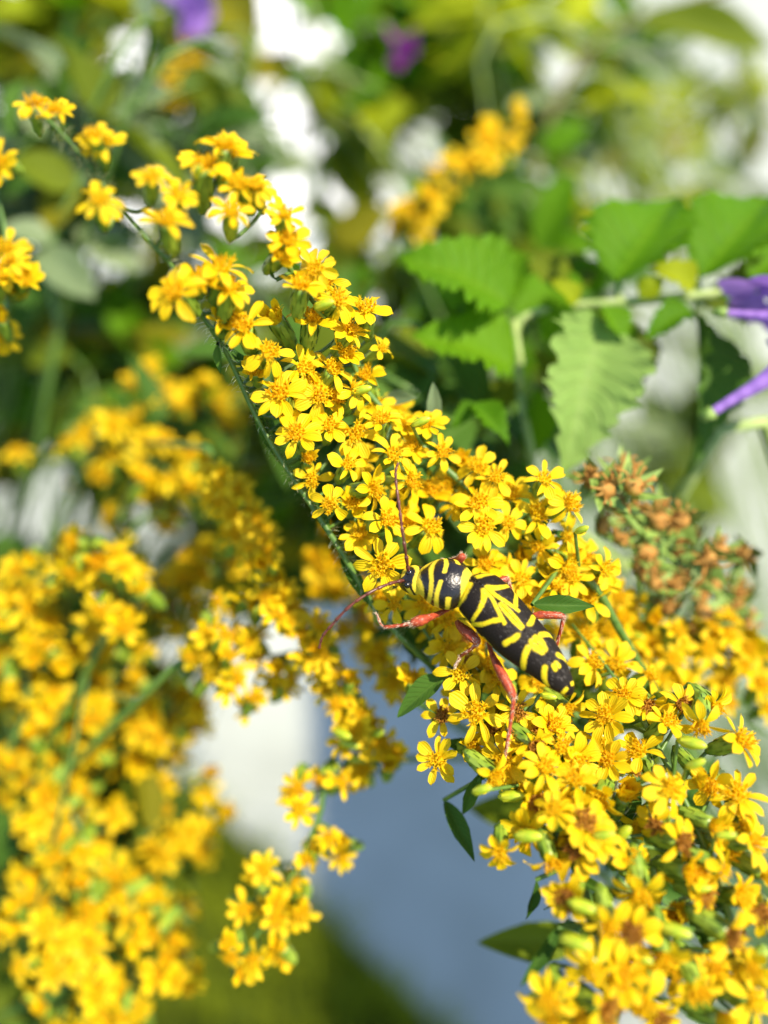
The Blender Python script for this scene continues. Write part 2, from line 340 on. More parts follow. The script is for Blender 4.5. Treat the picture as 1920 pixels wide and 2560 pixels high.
# ------------------------------------------------------------------ goldenrod plumes
def nearest(path, q):
    best = min(range(len(path)), key=lambda i: (path[i] - q).length_squared); return best
def plume(label, axis, flowers=(), rand=(0, 60), buds=(), leaves=(), detail=0, base=None, group='goldenrod plumes in bloom', spread=(0.1, 0.5), rstem=0.028, face=(0.12, 0.38, 0.85), hairs=0, jit=.5, fs=1.0, old=0.0, nb=0.10):
    """axis: (px, py, depth) tip to base; flowers: (px, py[, depth offset[, facing x, facing y[, size]]]); rand: (count, spread in px)."""
    r = random.Random(hash(label) % 9973 if False else sum(map(ord, label)))
    sp = smooth_path(axis, 8); path = [P(*q) for q in sp]
    dl = axis[-1][2]; pb = base or (P(-260, 2500, dl + 5) if axis[-1][0] < 1000 else P(2200, 2700, dl + 5))
    tail = smooth_path([path[-2], path[-1], path[-1].lerp(pb, 0.4) + (path[-1] - path[-2]).normalized() * .6, pb], 6)[6:]
    full = path + tail[1:]; gp = Vector((-27 if pb.x < 0 else 27, pb.y + 4, .2 if pb.x < 0 else 2)); full += [pb.lerp(gp, .5), gp]
    root = thing('goldenrod_plume', label, 'flower plume', full[-1], group)
    st = MB(); n = len(full); off = [q - root.location for q in full]
    st.tube(off, [rstem * (0.45 + 1.0 * min(1, i / len(path))) for i in range(n)], 7, 0)
    items = [tuple(f) + (None,) * (6 - len(f)) for f in flowers]
    for i in range(rand[0]):
        q = sp[int(r.random() ** 0.9 * (len(sp) - 1))]; a = r.uniform(0, 6.283); rr = rand[1] * math.sqrt(r.random())
        items.append((q[0] + rr * math.cos(a), q[1] + rr * math.sin(a), None, None, None, None))
    order = 0
    for (px, py, dd, fx, fy, sz) in items:
        k = min(range(len(sp)), key=lambda i: (sp[i][0] - px) ** 2 + (sp[i][1] - py) ** 2)
        d = sp[k][2] - (r.uniform(*spread) if dd is None else dd); c = P(px, py, d)
        f = CV((face[0] if fx is None else fx) + r.uniform(-jit, jit) * (1 if fx is None else .4), (face[1] if fy is None else fy) + r.uniform(-jit, jit) * (1 if fx is None else .4), face[2]).normalized()
        s = (sz or 1.0) * fs * r.uniform(.84, 1.12)
        M = frame(CV(math.cos(order), math.sin(order * 1.7), 0.1), f, c - root.location) @ Matrix.Rotation(r.uniform(0, 6.28), 4, 'Z') @ Matrix.Diagonal((s, s, s, 1))
        if order < detail:
            h = link('flower_head', (ME_DISC_OLD[r.randrange(2)] if r.random() < old else ME_DISC[r.randrange(4)]), root, M); link('calyx', ME_CALYX, h)
            for i, Mp in petal_layout(r, r.choice(('open', 'open', 'open', 'droop'))): link('petal', ME_PET[i], h, Mp)
        else: link('flower_head', ME_FLOWER[r.choice(range(13) if old else (0, 1, 2, 3, 4, 5, 6, 7, 8, 9, 10))], root, M)
        # pedicel from the calyx to the axis
        p0 = M @ Vector((0, 0, -0.33)); kk = min(len(off) - 1, k + r.choice((1, 2, 3))); p2 = off[kk]; p1 = p0 + (M.to_3x3() @ Vector((0, 0, -0.12))).lerp(p2 - p0, 0.45)
        st.tube(smooth_path([p0, p1, p2], 3), [0.016] * 6 + [0.02], 5, 0, False)
        order += 1
    allb = list(buds) + [(f[0] + r.uniform(-45, 45), f[1] + r.uniform(-45, 45), 1) for f in r.sample(items, int(nb * len(items)))]
    for (px, py, *rb) in allb:
        k = min(range(len(sp)), key=lambda i: (sp[i][0] - px) ** 2 + (sp[i][1] - py) ** 2); d = sp[k][2] - r.uniform(*spread)
        f = CV(r.uniform(.2, .9), r.uniform(-.2, .5), .4).normalized(); M = frame(UP, f, P(px, py, d) - root.location) @ Matrix.Diagonal((.62, .62, .55, 1)) @ Matrix.Scale(r.uniform(.6, .85) if rb else 1, 4)
        link('bud', ME_BUD, root, M); p0 = M @ Vector((0, 0, -0.27)); st.tube([p0, off[min(k + 2, len(off) - 1)]], [0.015, 0.02], 5, 0, False)
    for (bx, by, tx, ty, wpx, dd, *mt) in leaves:
        k = min(range(len(sp)), key=lambda i: (sp[i][0] - bx) ** 2 + (sp[i][1] - by) ** 2); d = sp[k][2] + dd
        B = P(bx, by, d); T = P(tx, ty, d - r.uniform(-.2, .3)); nn = CV(r.uniform(-.4, .4), r.uniform(0.2, .7), 0.8)
        add_leaf(root, B, T, wpx * K(d), nn, 'lance', mt[0] if mt else M_GLEAF, r.randrange(3)); st.tube([B - root.location, off[k]], [0.02, 0.022], 5, 0, False)
    for i in range(hairs):
        k = r.randrange(1, len(path) - 1); u = (off[k + 1] - off[k]).normalized(); a = CV(r.uniform(-1, 1), r.uniform(-1, 1), r.uniform(-1, 1)); a = (a - u * a.dot(u)).normalized()
        p = off[k].lerp(off[k + 1], r.random()) + a * 0.028; e = p + a * r.uniform(.05, .11) + u * r.uniform(-.03, .03); v = u.cross(a) * 0.0035
        st.add([p - v, p + v, p.lerp(e, .6) + v, p.lerp(e, .6) - v, e + u * .015], [(0, 1, 2, 3), (3, 2, 4)], 1)
    link('stem', st.mesh('stem', [M_STEM, M_HAIR]), root)
    return root

plume('sharpest goldenrod plume, its hairy stem running down to the beetle\'s head',
      [(70, 250, 6.3), (170, 350, 6.2), (250, 450, 6.2), (320, 545, 6.25), (430, 665, 6.45), (500, 780, 6.72), (570, 890, 7.0), (640, 1040, 7.2), (710, 1160, 7.27), (790, 1280, 7.3), (860, 1390, 7.35), (930, 1510, 7.5), (1010, 1600, 7.6)],
      [(828, 1262, .28, -.05, .2, 1.12), (953, 1414, .3, .0, .25, 1.14), (744, 1088, .28, .15, .3, 1.08), (701, 988, .28, .1, .3, 1.1), (823, 1067, .15, .25, .6), (869, 1164, .2, .5, .4), (929, 1224, .1, .9, .15), (755, 920, .1, .8, .3),
       (671, 882, .25, .2, .35), (611, 817, .25, .0, .4), (964, 1300, .2, .4, .3), (888, 1083, .05, .3, .1), (573, 725, .2), (440, 733, .35, -.1, .2, 1.05), (554, 670, .15), (1013, 1300, -.05, .3, .3), (986, 1510, .12, .2, .1),
       (1072, 1321, .1, .3, .5), (1023, 1202, .1, .9, .0), (980, 1137, .1, .2, .3), (417, 556, .3, .1, .5, .82), (446, 486, .2, .1, .5, .82), (376, 446, .2, .1, .5, .82), (249, 503, .3, .1, .5, .82), (237, 341, .2, .1, .5, .82), (237, 355, .0, .1, .5, .82), (87, 263, .0, .1, .5, .82), (139, 278, -.1, .1, .5, .82), (260, 360, .1, .1, .5, .82), (1063, 1510, .05), (950, 1500, -.1), (560, 800, .12, .1, .3, .9), (640, 930, .1, .0, .3, .85), (720, 1060, .05, .1, .2, .85), (770, 1150, .08, .0, .3, .8), (500, 700, .2, .1, .3, .85), (800, 990, .1), (780, 1200, .05, .2, .2, .8), (690, 800, .0), (770, 960, 0), (840, 1000, 0), (880, 1260, .0), (900, 1340, .05)],
      leaves=[(545, 860, 547, 935, 22, -.1), (640, 1000, 692, 1170, 26, .05), (690, 1090, 620, 985, 30, .1), (650, 960, 560, 850, 26, .15), (850, 1390, 925, 1510, 34, .1), (770, 1240, 830, 1330, 26, .1)], detail=31, hairs=700, rstem=.023, nb=0)
plume('goldenrod plume whose flowers crowd between the beetle and the brown seed heads',
      [(510, 350, 6.4), (600, 450, 6.4), (690, 560, 6.5), (730, 680, 6.75), (850, 840, 7.2), (920, 980, 7.4), (1040, 1100, 7.5), (1170, 1220, 7.55), (1330, 1340, 7.5), (1480, 1460, 7.5), (1540, 1560, 7.7)],
      [(1209, 1320, .3, .1, .2), (1215, 1410, .1, .1, .5), (1360, 1199, .25, .3, .5), (1303, 1449, .1, .2, .4), (1267, 1308, .2, .3, .3), (1420, 1262, .2, .7, .3), (1197, 1262, .25, .1, .5), (1067, 1061, .15, .1, .6), (953, 1050, .2, .2, .4),
       (1105, 1132, .2, .4, .3), (1029, 1121, .1), (888, 980, .2), (831, 926, .2), (1417, 1416, .1, .2, -.2), (1511, 1422, .1, .6, .2), (1387, 1467, .1), (752, 717, .2), (842, 752, .2), (790, 670, .1), (872, 828, .15), (1240, 1196, .2), (1197, 1170, .1),
       (915, 775, .1), (953, 872, .0, .8, .6, .7), (915, 942, .0), (991, 1023, -.6), (1348, 1365, .1, -.7, -.2), (1430, 1445, .1), (1330, 1495, .05), (561, 370, .1, .2, .9), (509, 417, .1, .2, .9), (602, 463, .1, .1, .5, .85), (642, 469, .1, .1, .5, .85), (579, 532, .2, .1, .5, .85), (712, 538, .1, .1, .5, .85), (718, 602, .1, .1, .5, .85), (575, 385, 0), (1475, 1500, 0), (1275, 1240, 0),
       (1380, 1440, -.2), (1470, 1440, -.1), (820, 700, -.2), (1150, 1150, -.1), (1240, 1260, -.1), (1300, 1390, -.1), (1150, 1260, 0), (1120, 1210, -.1), (930, 1010, -.1), (1010, 1060, 0), (860, 880, .1), (1450, 1390, -.1), (1340, 1290, .1), (1420, 1340, 0), (700, 640, .1), (1080, 1230, -.1), (1010, 1220, -.2), (900, 1150, -.2), (780, 800, .1), (1260, 1430, 0), (1500, 1460, -.1)],
      leaves=[(1080, 1060, 1088, 960, 40, .3, M_SAGE), (960, 1000, 1035, 990, 40, .5, M_SAGE), (690, 700, 665, 640, 20, .0), (1120, 1230, 1060, 1160, 45, .2), (1380, 1330, 1440, 1370, 30, -.1), (1300, 1360, 1370, 1300, 40, 0), (1330, 1512, 1492, 1512, 46, -.45)], detail=34)
plume('goldenrod plume under the beetle hanging steeply down, a dark pointed leaf near its top',
      [(1010, 1490, 7.7), (1090, 1620, 7.6), (1180, 1740, 7.35), (1270, 1880, 7.0), (1370, 2040, 6.7), (1450, 2200, 6.45), (1500, 2380, 6.3), (1540, 2600, 6.2)],
      [(1150, 1683, .3, -.1, .2, 1.08), (1193, 1785, .3, .1, .3, 1.12), (1102, 1790, .1, -.1, .1), (1290, 1775, .2, .2, .3), (1116, 1620, .1, .0, .2), (1174, 1655, .0), (1092, 1900, .0, -.2, .1), (1121, 1548, .15, .2, .2), (1222, 1670, .0), (1240, 1700, .0), (1330, 1862, .15), (1232, 1937, .25),
       (1359, 1920, .2), (1440, 1955, .2), (1388, 2030, .3), (1463, 2059, .2), (1249, 2128, .2, -.3, -.2), (1377, 2151, .1, 0, -.9), (1492, 2099, .2), (1521, 2308, .3, .2, -.6), (1579, 2331, .2), (1481, 2417, .3, 0, -.4), (1377, 2493, .3, -.2, 0), (1510, 2522, .3), (1608, 2498, .2, 0, -.5), (1544, 2400, .1),
       (1400, 1870, .1), (1300, 1960, .0), (1420, 2010, .1), (1350, 1830, .0), (1265, 1900, .1), (1415, 1770, -.2), (1360, 1740, -.3), (1320, 2080, .1), (1440, 2130, .1), (1290, 1850, .1), (1180, 1870, -.1), (1420, 2240, .2), (1500, 1990, 0), (1150, 1590, -.1), (1080, 1550, -.1), (1200, 1620, -.2), (1150, 1740, -.1), (1260, 1760, -.1), (1230, 1820, 0), (1300, 1820, 0), (1380, 1820, 0), (1440, 1900, 0), (1030, 1700, -.1), (1340, 2000, .1), (1400, 2100, 0), (1340, 1700, -.3), (1400, 1700, -.5),
       (1380, 2540, .2), (1450, 2560, .2), (1560, 2450, .2)],
      buds=[(1290, 1990), (1470, 2270), (1450, 2360), (1330, 2090)],
      leaves=[(1112, 1688, 985, 1785, 62, -.25), (1000, 1560, 1040, 1650, 34, .0), (1200, 1880, 1110, 1850, 40, .3), (1205, 1930, 1150, 2050, 34, .2), (1340, 2200, 1323, 2310, 30, .1), (1395, 2320, 1308, 2470, 34, .0), (1400, 2220, 1370, 2290, 46, .0), (1430, 2190, 1530, 2240, 30, .1), (1110, 2000, 1190, 2150, 44, .6), (1480, 2060, 1540, 2140, 40, .2), (1300, 1900, 1350, 1990, 36, .3)], detail=30, old=.2, jit=.7, face=(.12, .2, .75))
plume('goldenrod plume hanging steeply beside the right frame edge, some florets browned',
      [(1430, 1560, 7.7), (1540, 1700, 7.3), (1640, 1860, 7.0), (1720, 2020, 6.7), (1790, 2200, 6.5), (1850, 2380, 6.35), (1890, 2600, 6.2)],
      [(1515, 1793, .2), (1521, 1903, .2), (1672, 1972, .3, .1, .1, 1.05), (1666, 1804, .2), (1753, 1810, .2), (1851, 1850, .1, .8, .2), (1782, 1764, 0), (1579, 2151, .2), (1602, 2227, .3, 0, -.9), (1700, 2105, .2), (1799, 2174, .2), (1880, 2105, .1), (1758, 2238, .2), (1822, 2336, .3), (1886, 2417, .2), (1909, 2280, .1),
       (1654, 2388, .3, .1, -.5), (1741, 2470, .2, 0, -.7), (1845, 1990, 0), (1862, 2060, 0), (1560, 1740, .1), (1480, 1660, 0), (1600, 1880, .1), (1620, 1760, 0), (1740, 1930, 0), (1560, 1990, .1), (1640, 2060, .2), (1720, 2180, .2), (1850, 2240, .1), (1780, 2060, .1), (1700, 1760, 0), (1460, 1590, -.1), (1540, 1660, -.2), (1620, 1690, -.3),
       (1880, 2500, .2), (1850, 2420, 0), (1790, 2420, .1), (1700, 2280, 0), (1650, 2180, 0), (1600, 2060, 0), (1580, 1920, 0), (1780, 1960, 0), (1690, 2420, .1), (1640, 2540, .1), (1800, 2550, .1), (1620, 2290, 0), (1820, 2120, 0), (1910, 2180, 0), (1500, 1850, 0)],
      buds=[(1740, 1860), (1560, 2080), (1700, 2330)],
      leaves=[(1640, 1990, 1665, 2110, 34, .1), (1590, 1960, 1560, 2090, 40, .2), (1720, 2300, 1830, 2420, 36, .1), (1620, 2210, 1660, 2330, 34, .1), (1730, 2440, 1800, 2540, 60, .2), (1560, 1700, 1640, 1740, 46, .2), (1600, 1780, 1530, 1720, 60, .3), (1770, 2350, 1840, 2480, 20, 0)], detail=22, old=.3, jit=.75, face=(.15, .15, .7))
plume('soft blurred goldenrod plume behind the beetle\'s tail under the seed heads',
      [(1400, 1490, 9.0), (1520, 1560, 8.9), (1650, 1630, 8.8), (1800, 1640, 9.0), (1900, 1700, 9.2)], rand=(46, 95))
F_AX = [(520, 1120, 9.2), (560, 1210, 9.0), (620, 1330, 8.9), (680, 1440, 8.7), (750, 1570, 8.6), (830, 1690, 8.6), (880, 1800, 8.6), (940, 1900, 8.7)][::-1]
plume('blurred goldenrod plume just below the sharp one, ending in lime buds before the blue shade',
      F_AX, [(553, 1184), (570, 1233), (613, 1282), (575, 1325), (651, 1325), (640, 1290), (662, 1380), (624, 1369), (667, 1428), (710, 1483), (732, 1526), (690, 1450), (760, 1586), (781, 1624), (814, 1662), (846, 1689), (800, 1690), (730, 1560), (600, 1250), (540, 1260), (880, 1720), (850, 1760), (900, 1780), (940, 1850), (930, 1800), (972, 1920), (990, 1890), (880, 1760), (870, 1810), (640, 1410), (700, 1520), (770, 1640), (590, 1350), (910, 1930)],
      rand=(40, 46), buds=[(850, 1735), (880, 1862), (900, 1900), (862, 1838)], base=P(150, 1300, 15), fs=.86)
plume('blurred goldenrod spray hooking down in front of the pale path, alone against it',
      [(580, 2440, 8.4), (640, 2340, 8.45), (700, 2240, 8.5), (760, 2130, 8.5), (800, 2030, 8.5), (815, 1960, 8.5), (880, 1925, 8.6), (960, 1900, 9)],
      [(746, 1962), (746, 2026), (804, 1945), (850, 1956), (902, 1933), (822, 2100), (856, 2147), (770, 2147), (665, 2170), (740, 2205), (607, 2269), (660, 2263), (694, 2298), (752, 2280), (579, 2384), (602, 2425), (677, 2384), (640, 2400), (705, 2370), (730, 1985), (870, 2110), (790, 2120), (720, 2230), (735, 2290), (560, 2360), (700, 2390), (690, 2250), (760, 2250), (640, 2180)],
      spread=(-.1, .15), base=P(1350, 1950, 11.5), fs=.86, jit=.9)
plume('blurred goldenrod side spray over the top of the pale sunlit path',
      [(740, 1640, 9.3), (680, 1640, 9.1), (600, 1600, 9.0), (530, 1620, 9.0), (440, 1660, 9.0)],
      [(597, 1591), (570, 1640), (521, 1651), (477, 1640), (645, 1640), (700, 1656), (716, 1716), (613, 1770), (520, 1700), (590, 1690), (560, 1590), (620, 1600), (690, 1700), (500, 1620), (575, 1720), (630, 1750), (730, 1690), (550, 1650), (575, 1510), (620, 1500), (550, 1500), (640, 1520)], rand=(4, 45), fs=.9, jit=.9)
plume('two small goldenrod flowers hanging in the gap left of the dark pointed leaf',
      [(940, 1600, 8.6), (960, 1670, 8.5), (1020, 1740, 8.6), (1080, 1780, 8.8)], [(947, 1645), (990, 1705), (945, 1625), (950, 1670), (985, 1715)], spread=(0, .1), base=P(1400, 1900, 11))
plume('dim goldenrod plume in shade behind the beetle\'s front antenna',
      [(800, 1380, 10.5), (850, 1450, 10.4), (880, 1540, 10.4), (930, 1640, 10.6)], rand=(20, 60), base=P(1400, 1900, 12.5))
plume('hazy orange yellow goldenrod plume beside the round pale gaps, above the dense mass',
      [(280, 1060, 10.8), (340, 1130, 10.6), (420, 1180, 10.5), (400, 1260, 10.4), (330, 1320, 10.4), (250, 1390, 10.3)], [(45, 1135, -1)], rand=(30, 85), jit=.8, face=(.1, .25, .7), spread=(-.9, .5), fs=1.1)
plume('hazy mustard goldenrod plume high in the left hollow over the round pale gaps',
      [(560, 1080, 11.6), (470, 1010, 11.6), (370, 1000, 11.6), (270, 1080, 11.7), (200, 1180, 11.8)], rand=(44, 75), spread=(-.6, .4), jit=.8)
plume('hazy goldenrod plume in the left hollow, just above the dense yellow mass',
      [(540, 1420, 10.6), (470, 1490, 10.6), (400, 1560, 10.6), (330, 1640, 10.7)], rand=(34, 75), spread=(-.6, .4), jit=.8)
plume('blurred goldenrod plume arching over the pale patch at the dense mass\'s upper edge',
      [(90, 1470, 9.4), (170, 1410, 9.3), (260, 1420, 9.3), (300, 1500, 9.3), (260, 1600, 9.4)], rand=(30, 75), jit=.8, face=(.1, .25, .7), spread=(-.9, .5), fs=1.1)
plume('large blurred goldenrod plume at the frame edge below the round pale patch',
      [(10, 1480, 10.30), (50, 1560, 10.20), (60, 1660, 10.10), (70, 1760, 10.10), (20, 1880, 10.20)], rand=(50, 88), jit=.8, face=(.1, .25, .7), spread=(-.9, .5), fs=1.1, detail=0)
plume('blurred goldenrod plume in the heart of the dense yellow mass',
      [(210, 1540, 10.60), (270, 1650, 10.50), (260, 1760, 10.40), (200, 1850, 10.40), (150, 1920, 10.50)], rand=(46, 105), jit=.8, face=(.1, .25, .7), spread=(-.9, .5), fs=1.1)
plume('blurred goldenrod plume reaching from the dense mass to the dark hollow beside the path',
      [(500, 1790, 10.70), (440, 1760, 10.70), (400, 1820, 10.60), (340, 1850, 10.60), (260, 1900, 10.70)], rand=(28, 75), jit=.8, face=(.1, .25, .7), spread=(-.9, .5), fs=1.1)
plume('dim goldenrod plume in shade under the dense mass, above the mown grass',
      [(500, 1960, 11), (430, 2040, 11), (440, 2150, 11), (380, 2260, 11.2)], rand=(24, 100), buds=())
plume('big bright goldenrod plume low in the dense mass with one lime bud',
      [(30, 1960, 10.30), (130, 1980, 10.20), (200, 2080, 10.10), (190, 2180, 10.10), (90, 2260, 10.30)], rand=(68, 118), jit=.8, face=(.1, .25, .7), spread=(-.9, .5), fs=1.1, buds=[(235, 2160), (150, 2130)])
plume('big bright goldenrod plume nearest the lower picture corner above the grass',
      [(300, 2210, 10.10), (350, 2290, 10.00), (420, 2400, 9.90), (330, 2470, 9.90), (250, 2540, 9.90), (200, 2600, 9.90)], [(470, 2460), (480, 2430), (450, 2380), (340, 2240), (310, 2220), (270, 2530), (390, 2330), (420, 2310)], rand=(50, 74), jit=.8, face=(.1, .25, .7), spread=(-.9, .5), fs=1.1, buds=[(395, 2430), (360, 2400)])
plume('shaded goldenrod plume between the lowest bright ones and the grass edge',
      [(40, 2300, 10), (130, 2360, 10), (200, 2420, 10), (120, 2500, 10)], rand=(22, 85))
plume('far hazy goldenrod spray arching in front of the upper leaves, above the serrated plant',
      [(1300, 310, 12.5), (1230, 360, 12.3), (1140, 430, 12.2), (1060, 500, 12.2), (1000, 570, 12.4)], rand=(44, 42), spread=(-.3, .3))
plume('far dull yellow goldenrod tuft behind the sage coloured leaves',
      [(470, 120, 15), (460, 210, 15), (400, 270, 15.2)], rand=(30, 60))
plume('few bright goldenrod flowers cut off at the frame edge beside a sage leaf',
      [(-60, 380, 8.6), (0, 520, 8.5), (20, 660, 8.4), (20, 760, 8.4), (-40, 900, 8.5)], [(0, 405), (29, 655), (40, 725), (5, 690), (5, 800), (20, 620), (60, 700), (0, 840)])

# ------------------------------------------------------------------ clear gaps through the foliage (ellipses in the photograph where the path shows)
CLEAR = [(700, 60, 44, 80), (790, 100, 34, 28), (715, 255, 36, 75), (890, 190, 16, 60), (795, 375, 42, 42), (840, 60, 40, 40), (320, 130, 60, 60), (545, 120, 34, 65), (725, 465, 36, 45), (830, 545, 28, 40),
         (1062, 375, 52, 62), (1390, 165, 45, 60), (1550, 455, 70, 70), (1840, 300, 110, 320), (1700, 260, 70, 50), (1760, 960, 190, 190), (1660, 1050, 120, 150), (1850, 1200, 120, 250), (1800, 130, 160, 50),
         (130, 1290, 110, 95), (385, 1325, 75, 70), (450, 1480, 60, 40), (330, 1480, 40, 40), (700, 1950, 260, 360), (950, 2100, 330, 420), (1180, 2250, 300, 400), (860, 2350, 260, 260), (1850, 1900, 160, 330), (1860, 1550, 120, 120), (760, 2480, 260, 120),
         (310, 1660, 40, 30), (470, 235, 20, 20), (1060, 160, 40, 30), (455, 320, 40, 25)]
def is_clear(p):
    x, y, d = proj(p)
    return any(((x - a) / u) ** 2 + ((y - b_) / v) ** 2 < 1 for a, b_, u, v in CLEAR)
def bush(label, name, cat, region, drange, nstem, nleaf, size, wr, kinds, mats, seed, smat, clear=True, group='leafy plants behind the goldenrod', rst=0.05, facing=(0, .5, .6), extra=None):
    """region: ellipses (x, y, rx, ry) the stems run through; leaves grow from the stems, gaps are left where the path shows."""
    r = random.Random(seed)
    def rp():
        a, b_, u, v = r.choice(region); t = r.uniform(0, 6.283); q = math.sqrt(r.random()); return a + u * q * math.cos(t), b_ + v * q * math.sin(t)
    side = -1 if sum(q[0] for q in region) / len(region) < 850 else 1; dm = sum(drange) / 2; cx = sum(q[0] for q in region) / len(region); cy = max(q[1] + q[3] for q in region)
    g = P(cx, min(cy, 1900), dm + 4); root = thing(name, label, cat, (side * (30 + dm * .3), max(12, g.y), 2.0 if side > 0 else .2), group)
    st = MB(); stems = []
    for i in range(nstem):
        pts = sorted([rp() for _ in range(3)], key=lambda q: q[1]); d = r.uniform(*drange)
        top = [P(x, y, d + r.uniform(-.06, .06) * d) for x, y in pts]
        foot = root.location + Vector((r.uniform(-4, 4), r.uniform(-3, 3), 0)); foot.y = max(foot.y, top[-1].y)
        low = top[-1].lerp(foot, .35) + Vector((0, 0, r.uniform(2, 7)))
        sp = smooth_path(top + [low, foot], 7); L = len(sp)
        nt_ = 15; stems.append(sp[:nt_])
        st.tube([q - root.location for q in sp], [rst * (0.4 + 0.9 * k / L) for k in range(L)], 6)
    link('stem', st.mesh('stem', [smat]), root)
    made = tries = 0
    while made < nleaf and tries < nleaf * 25:
        tries += 1
        sp = r.choice(stems); k = r.random() * (len(sp) - 1.01); B = sp[int(k)].lerp(sp[int(k) + 1], k % 1)
        L = r.uniform(*size); a = r.uniform(0, 6.283)
        dr = CV(math.cos(a), math.sin(a) * 0.9 + .1, r.uniform(-.6, .6)).normalized(); T = B + dr * L
        sd_ = dr.cross(FWD).normalized() * L * wr[1] * .4
        if clear and any(is_clear(q) for q in (B, T, B.lerp(T, .33), B.lerp(T, .6), B.lerp(T, .82), B.lerp(T, .45) + sd_, B.lerp(T, .45) - sd_)): continue
        if proj(T)[2] < drange[0] * 0.96: continue
        nn = CV(facing[0] + r.uniform(-.8, .8), facing[1] + r.uniform(-.6, .7), facing[2] + r.uniform(-.3, .3))
        add_leaf(root, B, T, L * r.uniform(*wr), nn, r.choice(kinds), r.choice(mats), r.randrange(3)); made += 1
    return root
bush('tall leafy plant with grey green sage leaves behind the topmost flowers', 'leafy_plant', 'plant', [(120, 300, 220, 260), (330, 320, 230, 200), (80, 620, 170, 200), (620, 330, 90, 120)], (12, 17), 14, 130, (0.9, 1.9), (.3, .5), ('oval', 'serrate'), (M_SAGE, M_SAGE, M_DARK, M_GLEAF), 3, M_STEM)
bush('dark leafy bush deep behind the sharp plume, mostly in shade', 'leafy_bush', 'bush', [(250, 700, 300, 260), (330, 950, 330, 150), (620, 1180, 190, 200), (700, 900, 160, 300), (980, 620, 220, 170), (150, 1080, 200, 160)], (14, 22), 22, 290, (1.0, 2.1), (.3, .5), ('oval', 'serrate', 'lance'), (M_DARK, M_GLEAF, M_OLIVE, M_MINT, M_SAGE), 4, M_STEM)
bush('olive green undergrowth around and under the dense goldenrod mass', 'leafy_bush', 'bush', [(120, 1250, 260, 200), (330, 1560, 250, 160), (200, 1800, 260, 300), (350, 2050, 180, 180), (120, 2350, 220, 220), (600, 1420, 130, 130), (420, 1250, 150, 110)], (11, 16), 24, 280, (0.8, 1.7), (.25, .45), ('oval', 'lance'), (M_DARK, M_OLIVE, M_OLIVE, M_GLEAF), 5, M_STEM, rst=.03)
bush('low dark bush far behind the dense goldenrod mass, round gaps showing the path', 'leafy_bush', 'bush', [(180, 1080, 240, 160), (480, 1130, 200, 200), (620, 1330, 160, 200), (330, 1420, 260, 140), (560, 950, 260, 140), (150, 880, 200, 160)], (20, 28), 18, 280, (1.8, 3.2), (.4, .6), ('oval', 'serrate'), (M_DARK, M_GLEAF, M_DARK, M_GLEAF), 21, M_STEM)
bush('shaded green leaves directly under the crowded plume beside the beetle', 'leafy_plant', 'plant', [(980, 1080, 170, 130), (1150, 1230, 200, 130), (900, 1250, 130, 150), (1280, 1420, 170, 90), (1050, 1450, 110, 90), (800, 960, 110, 140), (1180, 1040, 120, 90)], (9.6, 13), 20, 170, (0.8, 1.6), (.3, .5), ('oval', 'lance'), (M_GLEAF, M_DARK, M_GLEAF), 22, M_STEM, clear=False)
bush('tall airy plant with small lime leaves in the upper corner before the pale path', 'leafy_plant', 'plant', [(1200, 120, 200, 140), (1250, 300, 160, 160), (1480, 330, 240, 240), (1620, 520, 150, 130), (1500, 100, 200, 110)], (17, 26), 18, 260, (0.9, 2.0), (.3, .5), ('oval', 'lance'), (M_LIME, M_LIME, M_MINT, M_SAGE), 6, M_PALESTEM)
bush('sparse lime plant before the grey path at the upper edge of the frame', 'leafy_plant', 'plant', [(1560, 280, 200, 200), (1700, 520, 160, 160), (1780, 250, 140, 150), (1640, 420, 150, 180)], (22, 32), 16, 130, (0.9, 2.2), (.25, .45), ('oval', 'lance'), (M_LIME, M_LIME, M_SAGE, M_OLIVE), 16, M_PALESTEM, clear=False, rst=.03)
bush('bright green leafy plant at the top between the white gap and a thick stem', 'leafy_plant', 'plant', [(1050, 90, 130, 110), (960, 280, 130, 110), (880, 480, 130, 120), (1180, 480, 160, 100), (860, 60, 60, 90), (860, 330, 70, 90), (880, 120, 60, 90)], (18, 28), 18, 230, (1.1, 2.5), (.35, .55), ('oval', 'serrate'), (M_LIME, M_MINT, M_MINT, M_DARK), 7, M_PALESTEM)
bush('dark green bush behind the serrated leaves beside the hazy goldenrod spray', 'leafy_bush', 'bush', [(1250, 560, 150, 130), (1120, 800, 190, 260), (1330, 760, 150, 190), (1350, 1020, 90, 170), (1130, 1050, 160, 120)], (13, 19), 16, 190, (0.9, 1.7), (.35, .55), ('oval', 'serrate'), (M_DARK, M_GLEAF, M_MINT), 8, M_STEM)
bush('dark and yellow green bush in the top corner behind the sage leaves', 'leafy_bush', 'bush', [(200, 80, 260, 110), (470, 200, 130, 200), (570, 300, 60, 160), (60, 250, 120, 160), (420, 450, 250, 130), (590, 60, 40, 90), (600, 180, 40, 90)], (18, 28), 20, 260, (1.2, 2.6), (.3, .5), ('oval', 'serrate', 'lance'), (M_DARK, M_OLIVE, M_LIME, M_MINT, M_LIME), 9, M_STEM)
bush('sparse blue green plant hanging before the pale path below the serrated leaves', 'leafy_plant', 'plant', [(1640, 1200, 200, 60), (1860, 900, 70, 160), (1780, 1420, 140, 60), (1860, 560, 80, 130)], (24, 34), 8, 46, (2.0, 3.4), (.3, .5), ('oval',), (M_SAGE, M_DARK), 10, M_STEM, clear=False)
